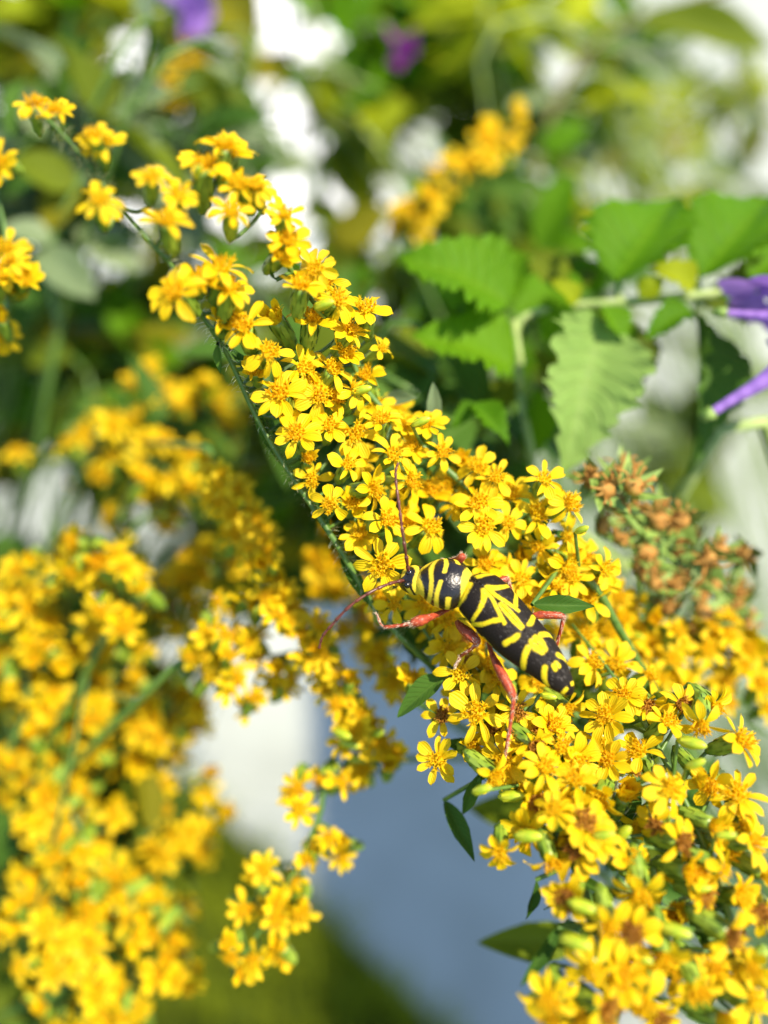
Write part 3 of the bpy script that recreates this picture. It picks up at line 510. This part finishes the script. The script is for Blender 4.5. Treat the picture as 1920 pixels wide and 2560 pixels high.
bush('goldenrod leaves and stems low behind the hanging plumes', 'leafy_plant', 'plant', [(1330, 1800, 160, 130), (1560, 2000, 190, 200), (1640, 2350, 190, 160), (1150, 1500, 160, 90), (1480, 1600, 180, 100)], (8.6, 10.5), 12, 70, (0.6, 1.2), (.2, .35), ('lance',), (M_GLEAF, M_DARK), 12, M_STEM, clear=False)

# single leaves and stems that read on their own at the top
def single_leafy(label, stem, leaves, smat, d, rs, extra=None):
    sp = smooth_path([(x, y, d + k * 0.02) for k, (x, y) in enumerate(stem)], 8); path = [P(*q) for q in sp]
    foot = Vector((-38 if stem[-1][0] < 900 else 36, path[-1].y + 6, .2 if stem[-1][0] < 900 else 2)); root = thing('leafy_plant', label, 'plant', foot, 'leafy plants behind the goldenrod')
    full = path + smooth_path([path[-1], path[-1].lerp(foot, .4) + (path[-1] - path[-3]), foot], 5)[1:]
    st = MB(); st.tube([q - foot for q in full], [rs * (.7 + .5 * i / len(full)) for i in range(len(full))], 8); link('stem', st.mesh('stem', [smat]), root)
    for (bx, by, tx, ty, wpx, dd, mt, kind) in leaves:
        B = P(bx, by, d + dd); T = P(tx, ty, d + dd - .3); add_leaf(root, B, T, wpx * K(d + dd), CV(RND.uniform(-.3, .3), RND.uniform(.1, .8), .8), kind, mt, 1)
    return root
single_leafy('thick brown arching stem with one long dark leaf at the top corner', [(1920, -60), (1620, 40), (1480, 120), (1390, 260), (1345, 400), (1320, 560), (1300, 700)],
             [(1590, 55, 1960, 90, 120, -.2, M_DARK, 'oval'), (1440, 150, 1300, 40, 130, 0, M_LIME, 'oval'), (1350, 380, 1470, 300, 90, 0, M_MINT, 'oval')], M_BROWNSTEM, 17, .09)
single_leafy('thin plant crossing the white gap at the top with blue green leaves', [(720, -30), (735, 120), (790, 260), (800, 420), (740, 560)],
             [(800, 290, 690, 110, 70, 0, M_GLEAF, 'lance'), (770, 200, 870, 150, 46, 0, M_SAGE, 'lance'), (800, 330, 900, 250, 56, 0, M_LIME, 'oval'), (795, 400, 690, 430, 70, 0, M_SAGE, 'oval'), (740, 130, 640, 190, 46, 0, M_OLIVE, 'oval'), (760, 180, 660, 260, 50, 0, M_DARK, 'oval'), (745, 60, 850, 20, 60, 0, M_GLEAF, 'oval'), (790, 300, 860, 360, 50, 0, M_GLEAF, 'oval'), (780, 240, 840, 170, 44, 0, M_DARK, 'oval'), (735, 100, 790, 20, 40, 0, M_SAGE, 'lance'), (760, 510, 860, 560, 90, 0, M_DARK, 'oval')], M_STEM, 19, .05)
single_leafy('big soft sage leaves standing just behind the topmost goldenrod flowers', [(330, 130), (300, 300), (190, 470), (120, 640), (150, 820)],
             [(290, 290, 380, 410, 120, 0, M_SAGE, 'oval'), (250, 380, 330, 280, 80, -.1, M_SAGE, 'oval'), (190, 470, 40, 380, 110, 0, M_DARK, 'oval'), (100, 620, 225, 730, 105, -.3, M_SAGE, 'oval'), (130, 600, 10, 560, 90, -.3, M_SAGE, 'oval'), (60, 200, 10, 330, 60, -.5, M_GLEAF, 'oval'), (560, 380, 690, 300, 80, .4, M_SAGE, 'oval'), (190, 460, 110, 560, 120, .2, M_OLIVE, 'oval'), (200, 560, 340, 660, 110, .8, M_SAGE, 'oval'), (230, 600, 350, 570, 110, .9, M_GLEAF, 'oval'), (180, 520, 330, 600, 130, 1.4, M_OLIVE, 'oval')], M_STEM, 12, .05)

# ------------------------------------------------------------------ serrated-leaf plant with violet flowers
D_ = 9.2
root = thing('serrated_leaf_plant', 'square stemmed plant with big serrated green leaves along a pale level stem', 'plant', (30, 20, 2))
st = MB(); R0 = root.location
stem = smooth_path([(1290, 830, D_ + .2), (1312, 792, D_ + .2), (1400, 768, D_ + .2), (1540, 757, D_ + .1), (1730, 740, D_), (1990, 715, D_)], 8)
st.tube([P(*q) - R0 for q in stem], [.042 + .02 * i / len(stem) for i in range(len(stem))], 8)
for a, b_ in (((1285, 800), (1300, 985)), ((1300, 985), (1340, 1250)), ((1545, 690), (1545, 830)), ((1745, 700), (1740, 790))):
    st.tube([P(*a, D_ + .1) - R0, P((a[0] + b_[0]) / 2 + 6, (a[1] + b_[1]) / 2, D_ + .1) - R0, P(*b_, D_ + .15) - R0], [.04, .045, .04], 7)
q = P(1340, 1240, D_ + .15); st.tube(smooth_path([q - R0, P(1560, 1420, 10.5) - R0, P(2000, 1700, 14) - R0, Vector((0, 0, 0))], 6), .08, 7)
link('stem', st.mesh('stem', [M_PALESTEM]), root)
for bx, by, tx, ty, wpx, db, dt, mt, nx, ny, nz in (
    (1272, 758, 1025, 600, 235, 0, -.3, M_MINT, -.1, .55, .8), (1268, 765, 1060, 690, 120, .3, .5, M_MINT, 0, -.3, .8), (1284, 918, 1060, 800, 200, 0, -.4, M_MINT, -.2, .6, .8), (1540, 705, 1695, 440, 235, 0, .3, M_MINT, -.4, .2, .9),
    (1755, 695, 1945, 430, 215, .0, .3, M_MINT, -.4, .2, .9), (1500, 800, 1440, 1150, 225, 0, -.9, M_PALE, .25, .6, .8), (1560, 800, 1600, 1010, 130, .3, .2, M_DARK, .5, .3, .7), (1738, 790, 1800, 1170, 150, 0, -.4, M_GLEAF, .5, .35, .7),
    (1725, 775, 1620, 825, 80, -.2, -.4, M_MINT, 0, .6, .8), (1735, 722, 1640, 650, 90, -.1, -.2, M_LIME, 0, .4, .8), (1335, 970, 1335, 1180, 85, .2, .3, M_MINT, .3, .1, .9), (1180, 1010, 1280, 1090, 70, -.6, -.9, M_MINT, .2, .5, .8), (1195, 1015, 1130, 1060, 50, -.6, -.7, M_MINT, -.2, .4, .8),
    (1330, 880, 1390, 965, 50, -.1, 0, M_DARK, .4, .2, .8), (1310, 900, 1190, 950, 110, .5, .6, M_SAGE, 0, .7, .6), (1430, 740, 1450, 610, 90, .3, .5, M_DARK, 0, .3, .9), (1750, 760, 1990, 640, 130, .5, .8, M_DARK, .2, -.3, .8), (1395, 720, 1330, 600, 120, .5, .8, M_DARK, .2, .1, .8),
    (1290, 750, 1180, 560, 130, .5, .9, M_MINT, .2, .3, .8), (1420, 745, 1350, 850, 90, .1, .2, M_MINT, 0, .6, .7), (1500, 765, 1580, 850, 90, -.1, -.3, M_MINT, .3, .6, .7), (1600, 745, 1660, 690, 60, -.1, -.2, M_LIME, 0, .4, .8), (1800, 735, 1880, 800, 90, 0, -.2, M_MINT, .3, .6, .7), (1440, 760, 1390, 690, 60, -.1, -.2, M_LIME, 0, .5, .8), (1300, 960, 1180, 1080, 90, .4, .4, M_DARK, 0, .6, .7), (1560, 690, 1480, 560, 120, .2, .7, M_MINT, .1, .3, .8),
    (1500, 730, 1420, 640, 100, .3, .4, M_MINT, 0, .2, .8), (1530, 820, 1600, 880, 60, .2, .2, M_MINT, 0, .2, .8), (1880, 700, 1990, 560, 150, .3, .6, M_MINT, -.2, .2, .8)):
    add_leaf(root, P(bx, by, D_ + db), P(tx, ty, D_ + dt), wpx * K(D_), CV(nx, ny, nz), 'serrate', mt, 2)
def violet(label, tube_pts, d, r0, r1, lobes, mat, name='violet_flower', group='violet flowers', dirn=None):
    pts = [P(x, y, d - .03 * i) for i, (x, y) in enumerate(tube_pts)]; root = thing(name, label, 'flower', pts[0], group)
    b = MB(); sp = smooth_path(pts, 5); n = len(sp); b.tube([q - pts[0] for q in sp], [r0 + (r1 - r0) * (i / n) ** 2 for i in range(n)], 9, 0, False); link('flower_tube', b.mesh('flower_tube', [mat]), root)
    e = (sp[-1] - sp[-2]).normalized(); x = e.cross(BACK + UP * .2).normalized(); y = e.cross(x)
    for k in range(lobes):
        a = 2 * math.pi * k / lobes; u = x * math.cos(a) + y * math.sin(a); B = sp[-1] + u * r1 * .7; T = B + (u * .8 + e * .5) * r1 * 3
        o = add_leaf(root, B, T, r1 * 2.6, e - u * .4, 'oval', mat, k % 3, 'petal')
    b = MB(); b.tube([Vector((0, 0, 0)), -(sp[1] - sp[0]).normalized() * .12], [r0 * 1.5, r0], 8); link('calyx', b.mesh('calyx', [M_SEPAL]), root)
    return root
violet('violet tube flower pointing its narrow end over the drooping dark leaf', [(1782, 1030), (1830, 1000), (1890, 965), (1955, 920)], 8.4, .05, .12, 5, M_PURPLE)
violet('violet flower above the tube flower, cut by the frame edge', [(1815, 782), (1875, 788), (1920, 795), (1945, 805)], 8.6, .04, .14, 5, M_PURPLE)
violet('violet petal high at the frame edge beside the serrated leaves', [(1990, 640), (1950, 690), (1925, 730)], 8.8, .05, .16, 5, M_PURPLE)
violet('dark violet flower blurred at the top beside the white gap on the sage side', [(380, -40), (430, 0), (460, 10)], 14.5, .08, .2, 5, M_PURPLE)
violet('second dark violet flower just under the blurred one at the top', [(440, -10), (470, 25), (490, 35)], 14.5, .06, .12, 5, M_PURPLE)
violet('magenta flower blurred at the top between the white gap and the lime leaves', [(965, 70), (985, 100), (1000, 115)], 16, .05, .13, 5, M_MAGENTA)

# ------------------------------------------------------------------ brown seed heads
root = thing('spent_flower_spike', 'spent flower spike with orange brown dried heads and green sepals behind the plumes', 'flower spike', (26, 16, 2)); R0 = root.location
ax = smooth_path([(1460, 1170, 8.1), (1540, 1260, 8.2), (1620, 1350, 8.4), (1720, 1430, 8.7), (1830, 1520, 9.0), (1900, 1640, 9.2)], 8)
st = MB(); apth = [P(*q) - R0 for q in ax]; st.tube(apth + smooth_path([apth[-1], P(2200, 2000, 11) - R0, Vector((0, 0, 0))], 5)[1:], .035, 7)
def seed_mb(seed):
    r = random.Random(seed); b = MB(); b.tube([(0, 0, -.1), (0, 0, -.05), (0, 0, .02), (0, 0, .05), (0, 0, .02)], [.03, .085, .1, .085, .05], 10, 0)
    for k in range(9):
        a = r.uniform(0, 6.28); u = Vector((math.cos(a), math.sin(a), 0)); p = u * r.uniform(.03, .09)
        pts = [p, p + u * .03 + Vector((0, 0, .07)), p + u * .08 + Vector((0, 0, .11)), p + u * r.uniform(.1, .15) + Vector((r.uniform(-.03, .03), r.uniform(-.03, .03), .09))]
        b.tube(smooth_path(pts, 3), [.012] * 9 + [.004], 4, 0)
    c = MB()
    for k in range(5):
        a = 2 * math.pi * k / 5; u = Vector((math.cos(a), math.sin(a), 0)); v = Vector((-u.y, u.x, 0)); z = Vector((0, 0, 1))
        c.add([z * -.1 - v * .03, z * -.1 + v * .03, u * .14 + v * .07 - z * .02, u * .14 - v * .07 - z * .02, u * .30 + z * .14], [(0, 1, 2, 3), (3, 2, 4)])
    return b.mesh('dried_head', [M_SEED]), c.mesh('sepal_ring', [M_SEPAL])
SEEDS = [seed_mb(i) for i in range(4)]
for i, (px, py) in enumerate([(1517, 1223), (1535, 1250), (1586, 1214), (1508, 1317), (1586, 1280), (1553, 1347), (1610, 1353), (1622, 1437), (1620, 1377), (1700, 1390), (1736, 1446), (1805, 1377), (1840, 1504), (1666, 1516), (1560, 1180), (1650, 1300), (1780, 1460), (1720, 1340), (1690, 1460), (1760, 1530), (1820, 1560), (1770, 1400), (1860, 1390), (1870, 1560), (1730, 1570), (1640, 1460), (1850, 1480), (1480, 1200), (1700, 1300), (1600, 1420), (1790, 1540)]):
    k = min(range(len(ax)), key=lambda j: (ax[j][0] - px) ** 2 + (ax[j][1] - py) ** 2); d = ax[k][2] + .25 - RND.uniform(0, .6)
    s = RND.uniform(.75, 1.15); M = frame(UP, CV(RND.uniform(-.7, .7), RND.uniform(-.3, .9), .6), P(px, py, d) - R0) @ Matrix.Diagonal((s, s, s, 1))
    h = link('dried_head', SEEDS[i % 4][0], root, M); link('sepal_ring', SEEDS[i % 4][1], h)
    st.tube([M @ Vector((0, 0, -.1)), apth[min(len(apth) - 1, k + 2)]], [.015, .02], 5)
link('stem', st.mesh('stem', [M_SEPAL]), root)

# ------------------------------------------------------------------ longhorn beetle
def beetle_mat(name, rough, spec, bump, bscale):
    m, t, n, l, b = base_mat(name, rough, spec)
    at = n.new('ShaderNodeVertexColor'); at.layer_name = 'pattern'; tc = n.new('ShaderNodeTexCoord')
    nz = n.new('ShaderNodeTexNoise'); nz.inputs['Scale'].default_value = bscale; nz.inputs['Detail'].default_value = 3; l.new(tc.outputs['Object'], nz.inputs['Vector'])
    ad = n.new('ShaderNodeMath'); ad.operation = 'MULTIPLY_ADD'; ad.inputs[1].default_value = 0.5; ad.inputs[2].default_value = -0.25; l.new(nz.outputs['Fac'], ad.inputs[0])
    sm = n.new('ShaderNodeMath'); sm.operation = 'ADD'; l.new(at.outputs['Color'], sm.inputs[0]); l.new(ad.outputs[0], sm.inputs[1])
    r = ramp(n, [(0.34, (0.010, 0.007, 0.005)), (0.62, (0.62, 0.47, 0.010))]); l.new(sm.outputs[0], r.inputs[0]); l.new(r.outputs[0], b.inputs['Base Color'])
    rr = ramp(n, [(0.4, (rough,) * 3), (0.6, (.75,) * 3)]); l.new(sm.outputs[0], rr.inputs[0]); l.new(rr.outputs[0], b.inputs['Roughness'])
    hs = n.new('ShaderNodeMath'); hs.operation = 'MULTIPLY_ADD'; hs.inputs[1].default_value = 0.5; l.new(at.outputs['Color'], hs.inputs[0]); l.new(nz.outputs['Fac'], hs.inputs[2])
    bp = n.new('ShaderNodeBump'); bp.inputs['Strength'].default_value = bump; bp.inputs['Distance'].default_value = 0.008; l.new(hs.outputs[0], bp.inputs['Height']); l.new(bp.outputs[0], b.inputs['Normal'])
    return m
M_BODY = beetle_mat('glossy black and yellow shell', .25, .6, .6, 60); M_WING = beetle_mat('black and yellow wing case', .5, .16, .8, 80)
M_LEG = noise_mat('red leg', [(0.3, (0.20, 0.022, 0.008)), (0.7, (0.46, 0.085, 0.03))], 22, .42, .35, .5, .012)
M_ANT = noise_mat('dark red antenna', [(0.3, (0.06, 0.014, 0.008)), (0.7, (0.13, 0.03, 0.015))], 20, .35, .5)
M_LHAIR = noise_mat('pale leg hair', [(0.3, (0.55, 0.38, 0.25)), (0.7, (0.75, 0.6, 0.45))], 9, .5, .3)
M_WHAIR = noise_mat('grey wing hair', [(0.3, (0.16, 0.14, 0.12)), (0.7, (0.3, 0.28, 0.24))], 9, .5, .3)
M_EYE = noise_mat('black eye', [(0.3, (0.006, 0.006, 0.006)), (0.7, (0.012, 0.01, 0.01))], 60, .15, .6)
SPINE = [(1003, 1461, 7.03, 3), (1006, 1460, 7.02, 17), (1014, 1457, 7.01, 29), (1026, 1453, 7.0, 36), (1040, 1450, 6.99, 38), (1051, 1449, 6.99, 35), (1058, 1449, 6.98, 33), (1066, 1450, 6.96, 44), (1082, 1453, 6.95, 56), (1102, 1457, 6.94, 63), (1124, 1461, 6.93, 65), (1143, 1465, 6.93, 60), (1157, 1469, 6.94, 49),
         (1164, 1472, 6.96, 36), (1172, 1475, 6.97, 34), (1183, 1479, 6.94, 50), (1192, 1484, 6.91, 64), (1206, 1496, 6.88, 70), (1239, 1531, 6.85, 71), (1284, 1580, 6.80, 69), (1329, 1623, 6.74, 62), (1366, 1661, 6.70, 51), (1395, 1695, 6.67, 38), (1414, 1717, 6.65, 26), (1426, 1731, 6.64, 13), (1430, 1736, 6.64, 3)]
rs = smooth_path([Vector((a, b_, c, )) for a, b_, c, e in SPINE], 6); rad = [q.x for q in smooth_path([Vector((e, 0, 0)) for *_, e in SPINE], 6)]
NS = len(rs); ctr = [P(*q) for q in rs]; cum = [0]
for i in range(1, NS): cum.append(cum[-1] + (ctr[i] - ctr[i - 1]).length)
i_el = next(i for i in range(NS) if rs[i].x >= 1184); EL0, EL1 = cum[i_el], cum[-1]
BL = thing('longhorn_beetle', 'black and yellow banded longhorn beetle with red legs perched on the goldenrod', 'beetle', ctr[NS // 2]); R0 = BL.location
ROLL = math.radians(23); fdir = (ctr[-1] - ctr[i_el]).normalized(); perp = CV(.552, .834, 0); NRM0 = (perp * math.sin(ROLL) + BACK * math.cos(ROLL)).normalized()
def ring(i):
    t = (ctr[min(i + 1, NS - 1)] - ctr[max(0, i - 1)]).normalized(); nn = (NRM0 - t * NRM0.dot(t)).normalized(); return t, nn, nn.cross(t)   # side: + = left elytron side
def surf(i, phi, k=1.0, hk=.82):
    t, nn, bb_ = ring(i); a = max(.5, rad[i]) * K(rs[i].z) * k; h = a * (hk if math.cos(phi) > 0 else .62)
    return ctr[i] + bb_ * (a * math.sin(phi)) + nn * (h * math.cos(phi)) - R0
t_, n_, s_ = ring(NS - 30); SGN = 1 if s_.dot(perp) < 0 else -1     # which sign of phi is the lower-left (nearer) side
def bump01(x, w): return max(0.0, 1 - abs(x) / w)
def body_pat(i, phi):
    x = rs[i].x; ph = abs(phi); v = 0
    for c, w_, lo, hi in ((1020, 5, .35, 2.4), (1041, 4.6, 0, 2.6), (1064, 4, 0, 2.5), (1082, 5.2, 0, 2.6), (1104, 5.2, .13, 2.4), (1152, 5.6, 0, 3.1), (1129, 4.6, .75, 3.1)):
        x2 = x + 4 * math.sin(phi * 2.2 + c) - 3 * math.cos(phi * 3 + c)
        if lo <= ph <= hi: v = max(v, 1 - 0.5 * abs(x2 - c) / w_ if abs(x2 - c) < 2 * w_ else 0)
    if ph > 2.6: v *= .3
    return v
def seg_d(px, py, a, b_):
    ax_, ay = a; bx, by = b_; dx, dy = bx - ax_, by - ay; L = dx * dx + dy * dy; t = max(0, min(1, ((px - ax_) * dx + (py - ay) * dy) / L)) if L else 0
    return math.hypot(px - ax_ - dx * t, py - ay - dy * t)
# strokes on one wing case: (u along, v across in units of 0.2) : half-width
ST = [([(.03, .15), (.04, .5), (.03, .9)], .014), ([(.03, .93), (.07, .97), (.14, .98)], .012), ([(.085, .06), (.11, .2), (.135, .42), (.155, .76)], .013), ([(.08, .02), (.14, .05), (.2, .11), (.26, .16), (.335, .22)], .0085),
      ([(.2, .0), (.27, .035), (.36, .04), (.45, .02)], .0085), ([(.29, .24), (.26, .38), (.23, .62), (.19, .8), (.17, .97)], .0145), ([(.44, .52), (.445, .45)], .020), ([(.458, .32), (.464, .24)], .021), ([(.56, .05), (.6, .10), (.65, .04)], .018),
      ([(.57, .24), (.59, .45), (.64, .82)], .017), ([(.735, .3), (.78, .55), (.84, .82)], .017), ([(.765, .05), (.79, .08)], .016), ([(.94, .2), (.95, .8)], .012), ([(.3, .96), (.38, .98)], .01)]
def wing_pat(u, v):
    best = 0
    for pts, hw in ST:
        dmin = min(seg_d(u, v * .2, (a, b_ * .2), (c, d * .2)) for (a, b_), (c, d) in zip(pts, pts[1:]))
        best = max(best, 1 - .5 * dmin / hw if dmin < 2 * hw else 0)
    return best
# body: head, thorax and abdomen as one skin
b = MB(); SEG = 72; vs = []; uv = []; fs = []
for i in range(NS):
    inn = 1.0 if i < i_el - 2 else max(.86, 1 - .07 * (i - i_el + 2))
    for k in range(SEG):
        phi = 2 * math.pi * k / SEG - math.pi; vs.append(surf(i, phi, inn)); uv.append((i / NS, k / SEG)); b.col.append(body_pat(i, phi) if i < i_el else (.9 if (math.sin(cum[i] * 22) > .55 and abs(phi) > 1.5) else 0))
for i in range(NS - 1):
    for k in range(SEG): a = i * SEG + k; c = i * SEG + (k + 1) % SEG; fs.append((a, c, c + SEG, a + SEG))
fs += [tuple(range(SEG))[::-1], tuple(range((NS - 1) * SEG, NS * SEG))]
b.add(vs, fs, 0, uv); link('body', b.mesh('body', [M_BODY]), BL)
# two wing cases
for sg in (1, -1):
    b = MB(); vs = []; uv = []; fs = []; m = 44; rows = list(range(i_el - 1, NS)); sub = 4; cnt = 0
    for ri in range(len(rows) - 1):
        for q in range(sub if ri < len(rows) - 2 else sub + 1):
            f = q / sub; i = rows[ri]; j = rows[ri + 1]; u = max(0, (cum[i] + (cum[j] - cum[i]) * f - EL0) / (EL1 - EL0))
            for k in range(m + 1):
                v = k / m; phi = sg * SGN * (0.012 + v * 1.62); g = 1 - .030 * math.exp(-(v / .03) ** 2) - .02 * max(0, v - .93) / .07
                vs.append(surf(i, phi, g).lerp(surf(j, phi, g), f)); uv.append((u, v)); b.col.append(wing_pat(u, v))
            cnt += 1
    for i in range(cnt - 1):
        for k in range(m):
            a = i * (m + 1) + k; q4 = (a, a + 1, a + m + 2, a + m + 1); fs.append(q4 if sg * SGN < 0 else q4[::-1])
    b.add(vs, fs, 0, uv); nv = m + 1
    for q in range(110):                                     # sparse pale hairs, densest beside the seam
        ri = RND.randrange(12, int(cnt * .72)); k = int(m * min(.95, abs(RND.gauss(.12, .22)))); a = ri * nv + k; p = Vector(vs[a]); t = (Vector(vs[a + 2 * nv]) - p).normalized(); sv = (Vector(vs[a + 1]) - p).normalized(); up = sv.cross(t)
        if up.dot(BACK) < 0: up = -up
        e = p + t * RND.uniform(.015, .03) + up * .010 + sv * RND.uniform(-.01, .01); o3 = p + up * .003; w3 = sv * .0013
        b.add([o3 - w3, o3 + w3, e], [(0, 1, 2)], 1); b.col += [0, 0, 0]
    link('wing_case', b.mesh('wing_case', [M_WING, M_WHAIR]), BL)
def limb(name, pts, rads, mat, n=4, seg=10, parts=None):
    b = MB(); sp = smooth_path([Vector(p) for p in pts], n); rr = [q.x for q in smooth_path([Vector((r_, 0, 0)) for r_ in rads], n)]
    cs = [P(*q) - R0 for q in sp]; b.tube(cs, [max(.4, r_) * K(7) * (1 + .05 * math.sin(i * 2.7)) for i, r_ in enumerate(rr)], seg)
    for i in range(int(len(sp) * 9)):                        # short pale hairs lying along the limb
        k = RND.randrange(len(sp) - 1); u = (cs[k + 1] - cs[k]).normalized(); a = Vector((RND.uniform(-1, 1), RND.uniform(-1, 1), RND.uniform(-1, 1))); a = a - u * a.dot(u)
        if a.length < .1: continue
        a.normalize(); p = cs[k].lerp(cs[k + 1], RND.random()) + a * rr[k] * K(7) * .95; e = p + a * RND.uniform(.008, .018) + u * RND.uniform(.015, .03); v = u.cross(a) * .0016
        b.add([p - v, p + v, e], [(0, 1, 2)], 1)
    return link(name, b.mesh(name, [mat, M_LHAIR]), BL)
def leg(fem, fr, tib, tr, tar):
    o = limb('leg', fem, fr, M_LEG); 
    t = limb('shin', tib, tr, M_LEG); t.parent = o
    c = limb('foot', tar, [3.2] + [3.0 if i % 2 else 2.0 for i in range(len(tar) - 2)] + [1.2], M_LEG); c.parent = o
leg([(1140, 1510, 7.05), (1110, 1528, 7.0), (1075, 1543, 6.9), (1052, 1551, 6.86), (1034, 1557, 6.86), (1027, 1560, 6.87)], [6, 6, 9, 14, 11, 6], [(1029, 1559, 6.87), (1000, 1564, 6.9), (960, 1568, 6.95)], [5.5, 4.5, 5], [(960, 1568, 6.95), (952, 1560, 6.96), (948, 1552, 6.98), (944, 1540, 7.0), (940, 1534, 7.0)])
leg([(1143, 1555, 7.02), (1155, 1570, 6.94), (1175, 1587, 6.88), (1190, 1601, 6.86), (1196, 1610, 6.86)], [7, 12, 15, 12, 7], [(1195, 1607, 6.86), (1178, 1622, 6.9), (1152, 1640, 7.0)], [6, 4.5, 4], [(1152, 1640, 7.0), (1146, 1650, 7.02), (1140, 1660, 7.05), (1138, 1668, 7.08)])
leg([(1222, 1605, 7.0), (1228, 1630, 6.9), (1245, 1667, 6.8), (1268, 1710, 6.72), (1281, 1735, 6.7), (1284, 1744, 6.7)], [6, 6, 11, 12, 10, 6], [(1284, 1741, 6.7), (1279, 1790, 6.7), (1271, 1840, 6.72), (1266, 1870, 6.75)], [5.5, 4.5, 4.5, 4.5], [(1266, 1870, 6.75), (1264, 1885, 6.77), (1262, 1898, 6.8), (1259, 1910, 6.82), (1256, 1922, 6.85)])
leg([(1318, 1548, 7.0), (1345, 1538, 6.98), (1375, 1538, 6.96), (1400, 1539, 6.96), (1410, 1543, 6.96)], [6, 10, 10, 9, 6], [(1409, 1540, 6.96), (1403, 1570, 6.99), (1392, 1610, 7.05), (1386, 1640, 7.1)], [5.5, 4.5, 4.5, 4], [(1386, 1640, 7.1), (1383, 1650, 7.12), (1380, 1660, 7.15), (1378, 1668, 7.16)])
leg([(1130, 1420, 7.05), (1145, 1405, 7.0), (1155, 1392, 6.96), (1158, 1387, 6.95)], [6, 9, 10, 6], [(1157, 1388, 6.95), (1140, 1395, 7.05), (1118, 1402, 7.15)], [5.5, 4, 4], [(1118, 1402, 7.15), (1112, 1400, 7.18), (1106, 1398, 7.2)])
leg([(1225, 1470, 7.12), (1245, 1455, 7.12), (1262, 1448, 7.14), (1270, 1446, 7.15)], [6, 9, 9, 6], [(1269, 1447, 7.15), (1275, 1465, 7.2), (1280, 1485, 7.25)], [5, 4, 4], [(1280, 1485, 7.25), (1281, 1492, 7.27), (1282, 1500, 7.3)])
def antenna(pts):
    sp = smooth_path([Vector(p) for p in pts], 12); L = len(sp); b = MB(); nseg = 11; pp = []; rr = []
    for k in range(nseg):
        for f, w_ in ((0, .62), (.12, .72), (.55, .86), (.86, 1.08), (.96, 1.0)):
            t = (k + f) / nseg; q = t * (L - 1.001); pp.append(P(*sp[int(q)].lerp(sp[int(q) + 1], q % 1)) - R0); rr.append(w_ * (5.2 - 1.6 * t) * K(7))
    b.tube(pp, rr, 9); return link('antenna', b.mesh('antenna', [M_ANT]), BL)
antenna([(1022, 1436, 6.96), (1016, 1395, 6.82), (1006, 1330, 6.75), (998, 1265, 6.75), (991, 1215, 6.78), (989, 1180, 6.8), (995, 1157, 6.82)])
antenna([(1016, 1450, 6.95), (975, 1459, 6.85), (925, 1481, 6.78), (875, 1515, 6.75), (832, 1560, 6.77), (806, 1592, 6.8), (798, 1621, 6.83)])
for (x, y, d) in ((1018, 1462, 6.885), (1024, 1432, 6.93)):
    b = MB(); e = P(x, y, d) - R0
    b.tube([e + CV(0, 0, z) for z in (-.02, -.01, 0, .012, .02, .024)], [.02, .028, .031, .026, .015, .003], 12); link('eye', b.mesh('eye', [M_EYE]), BL)
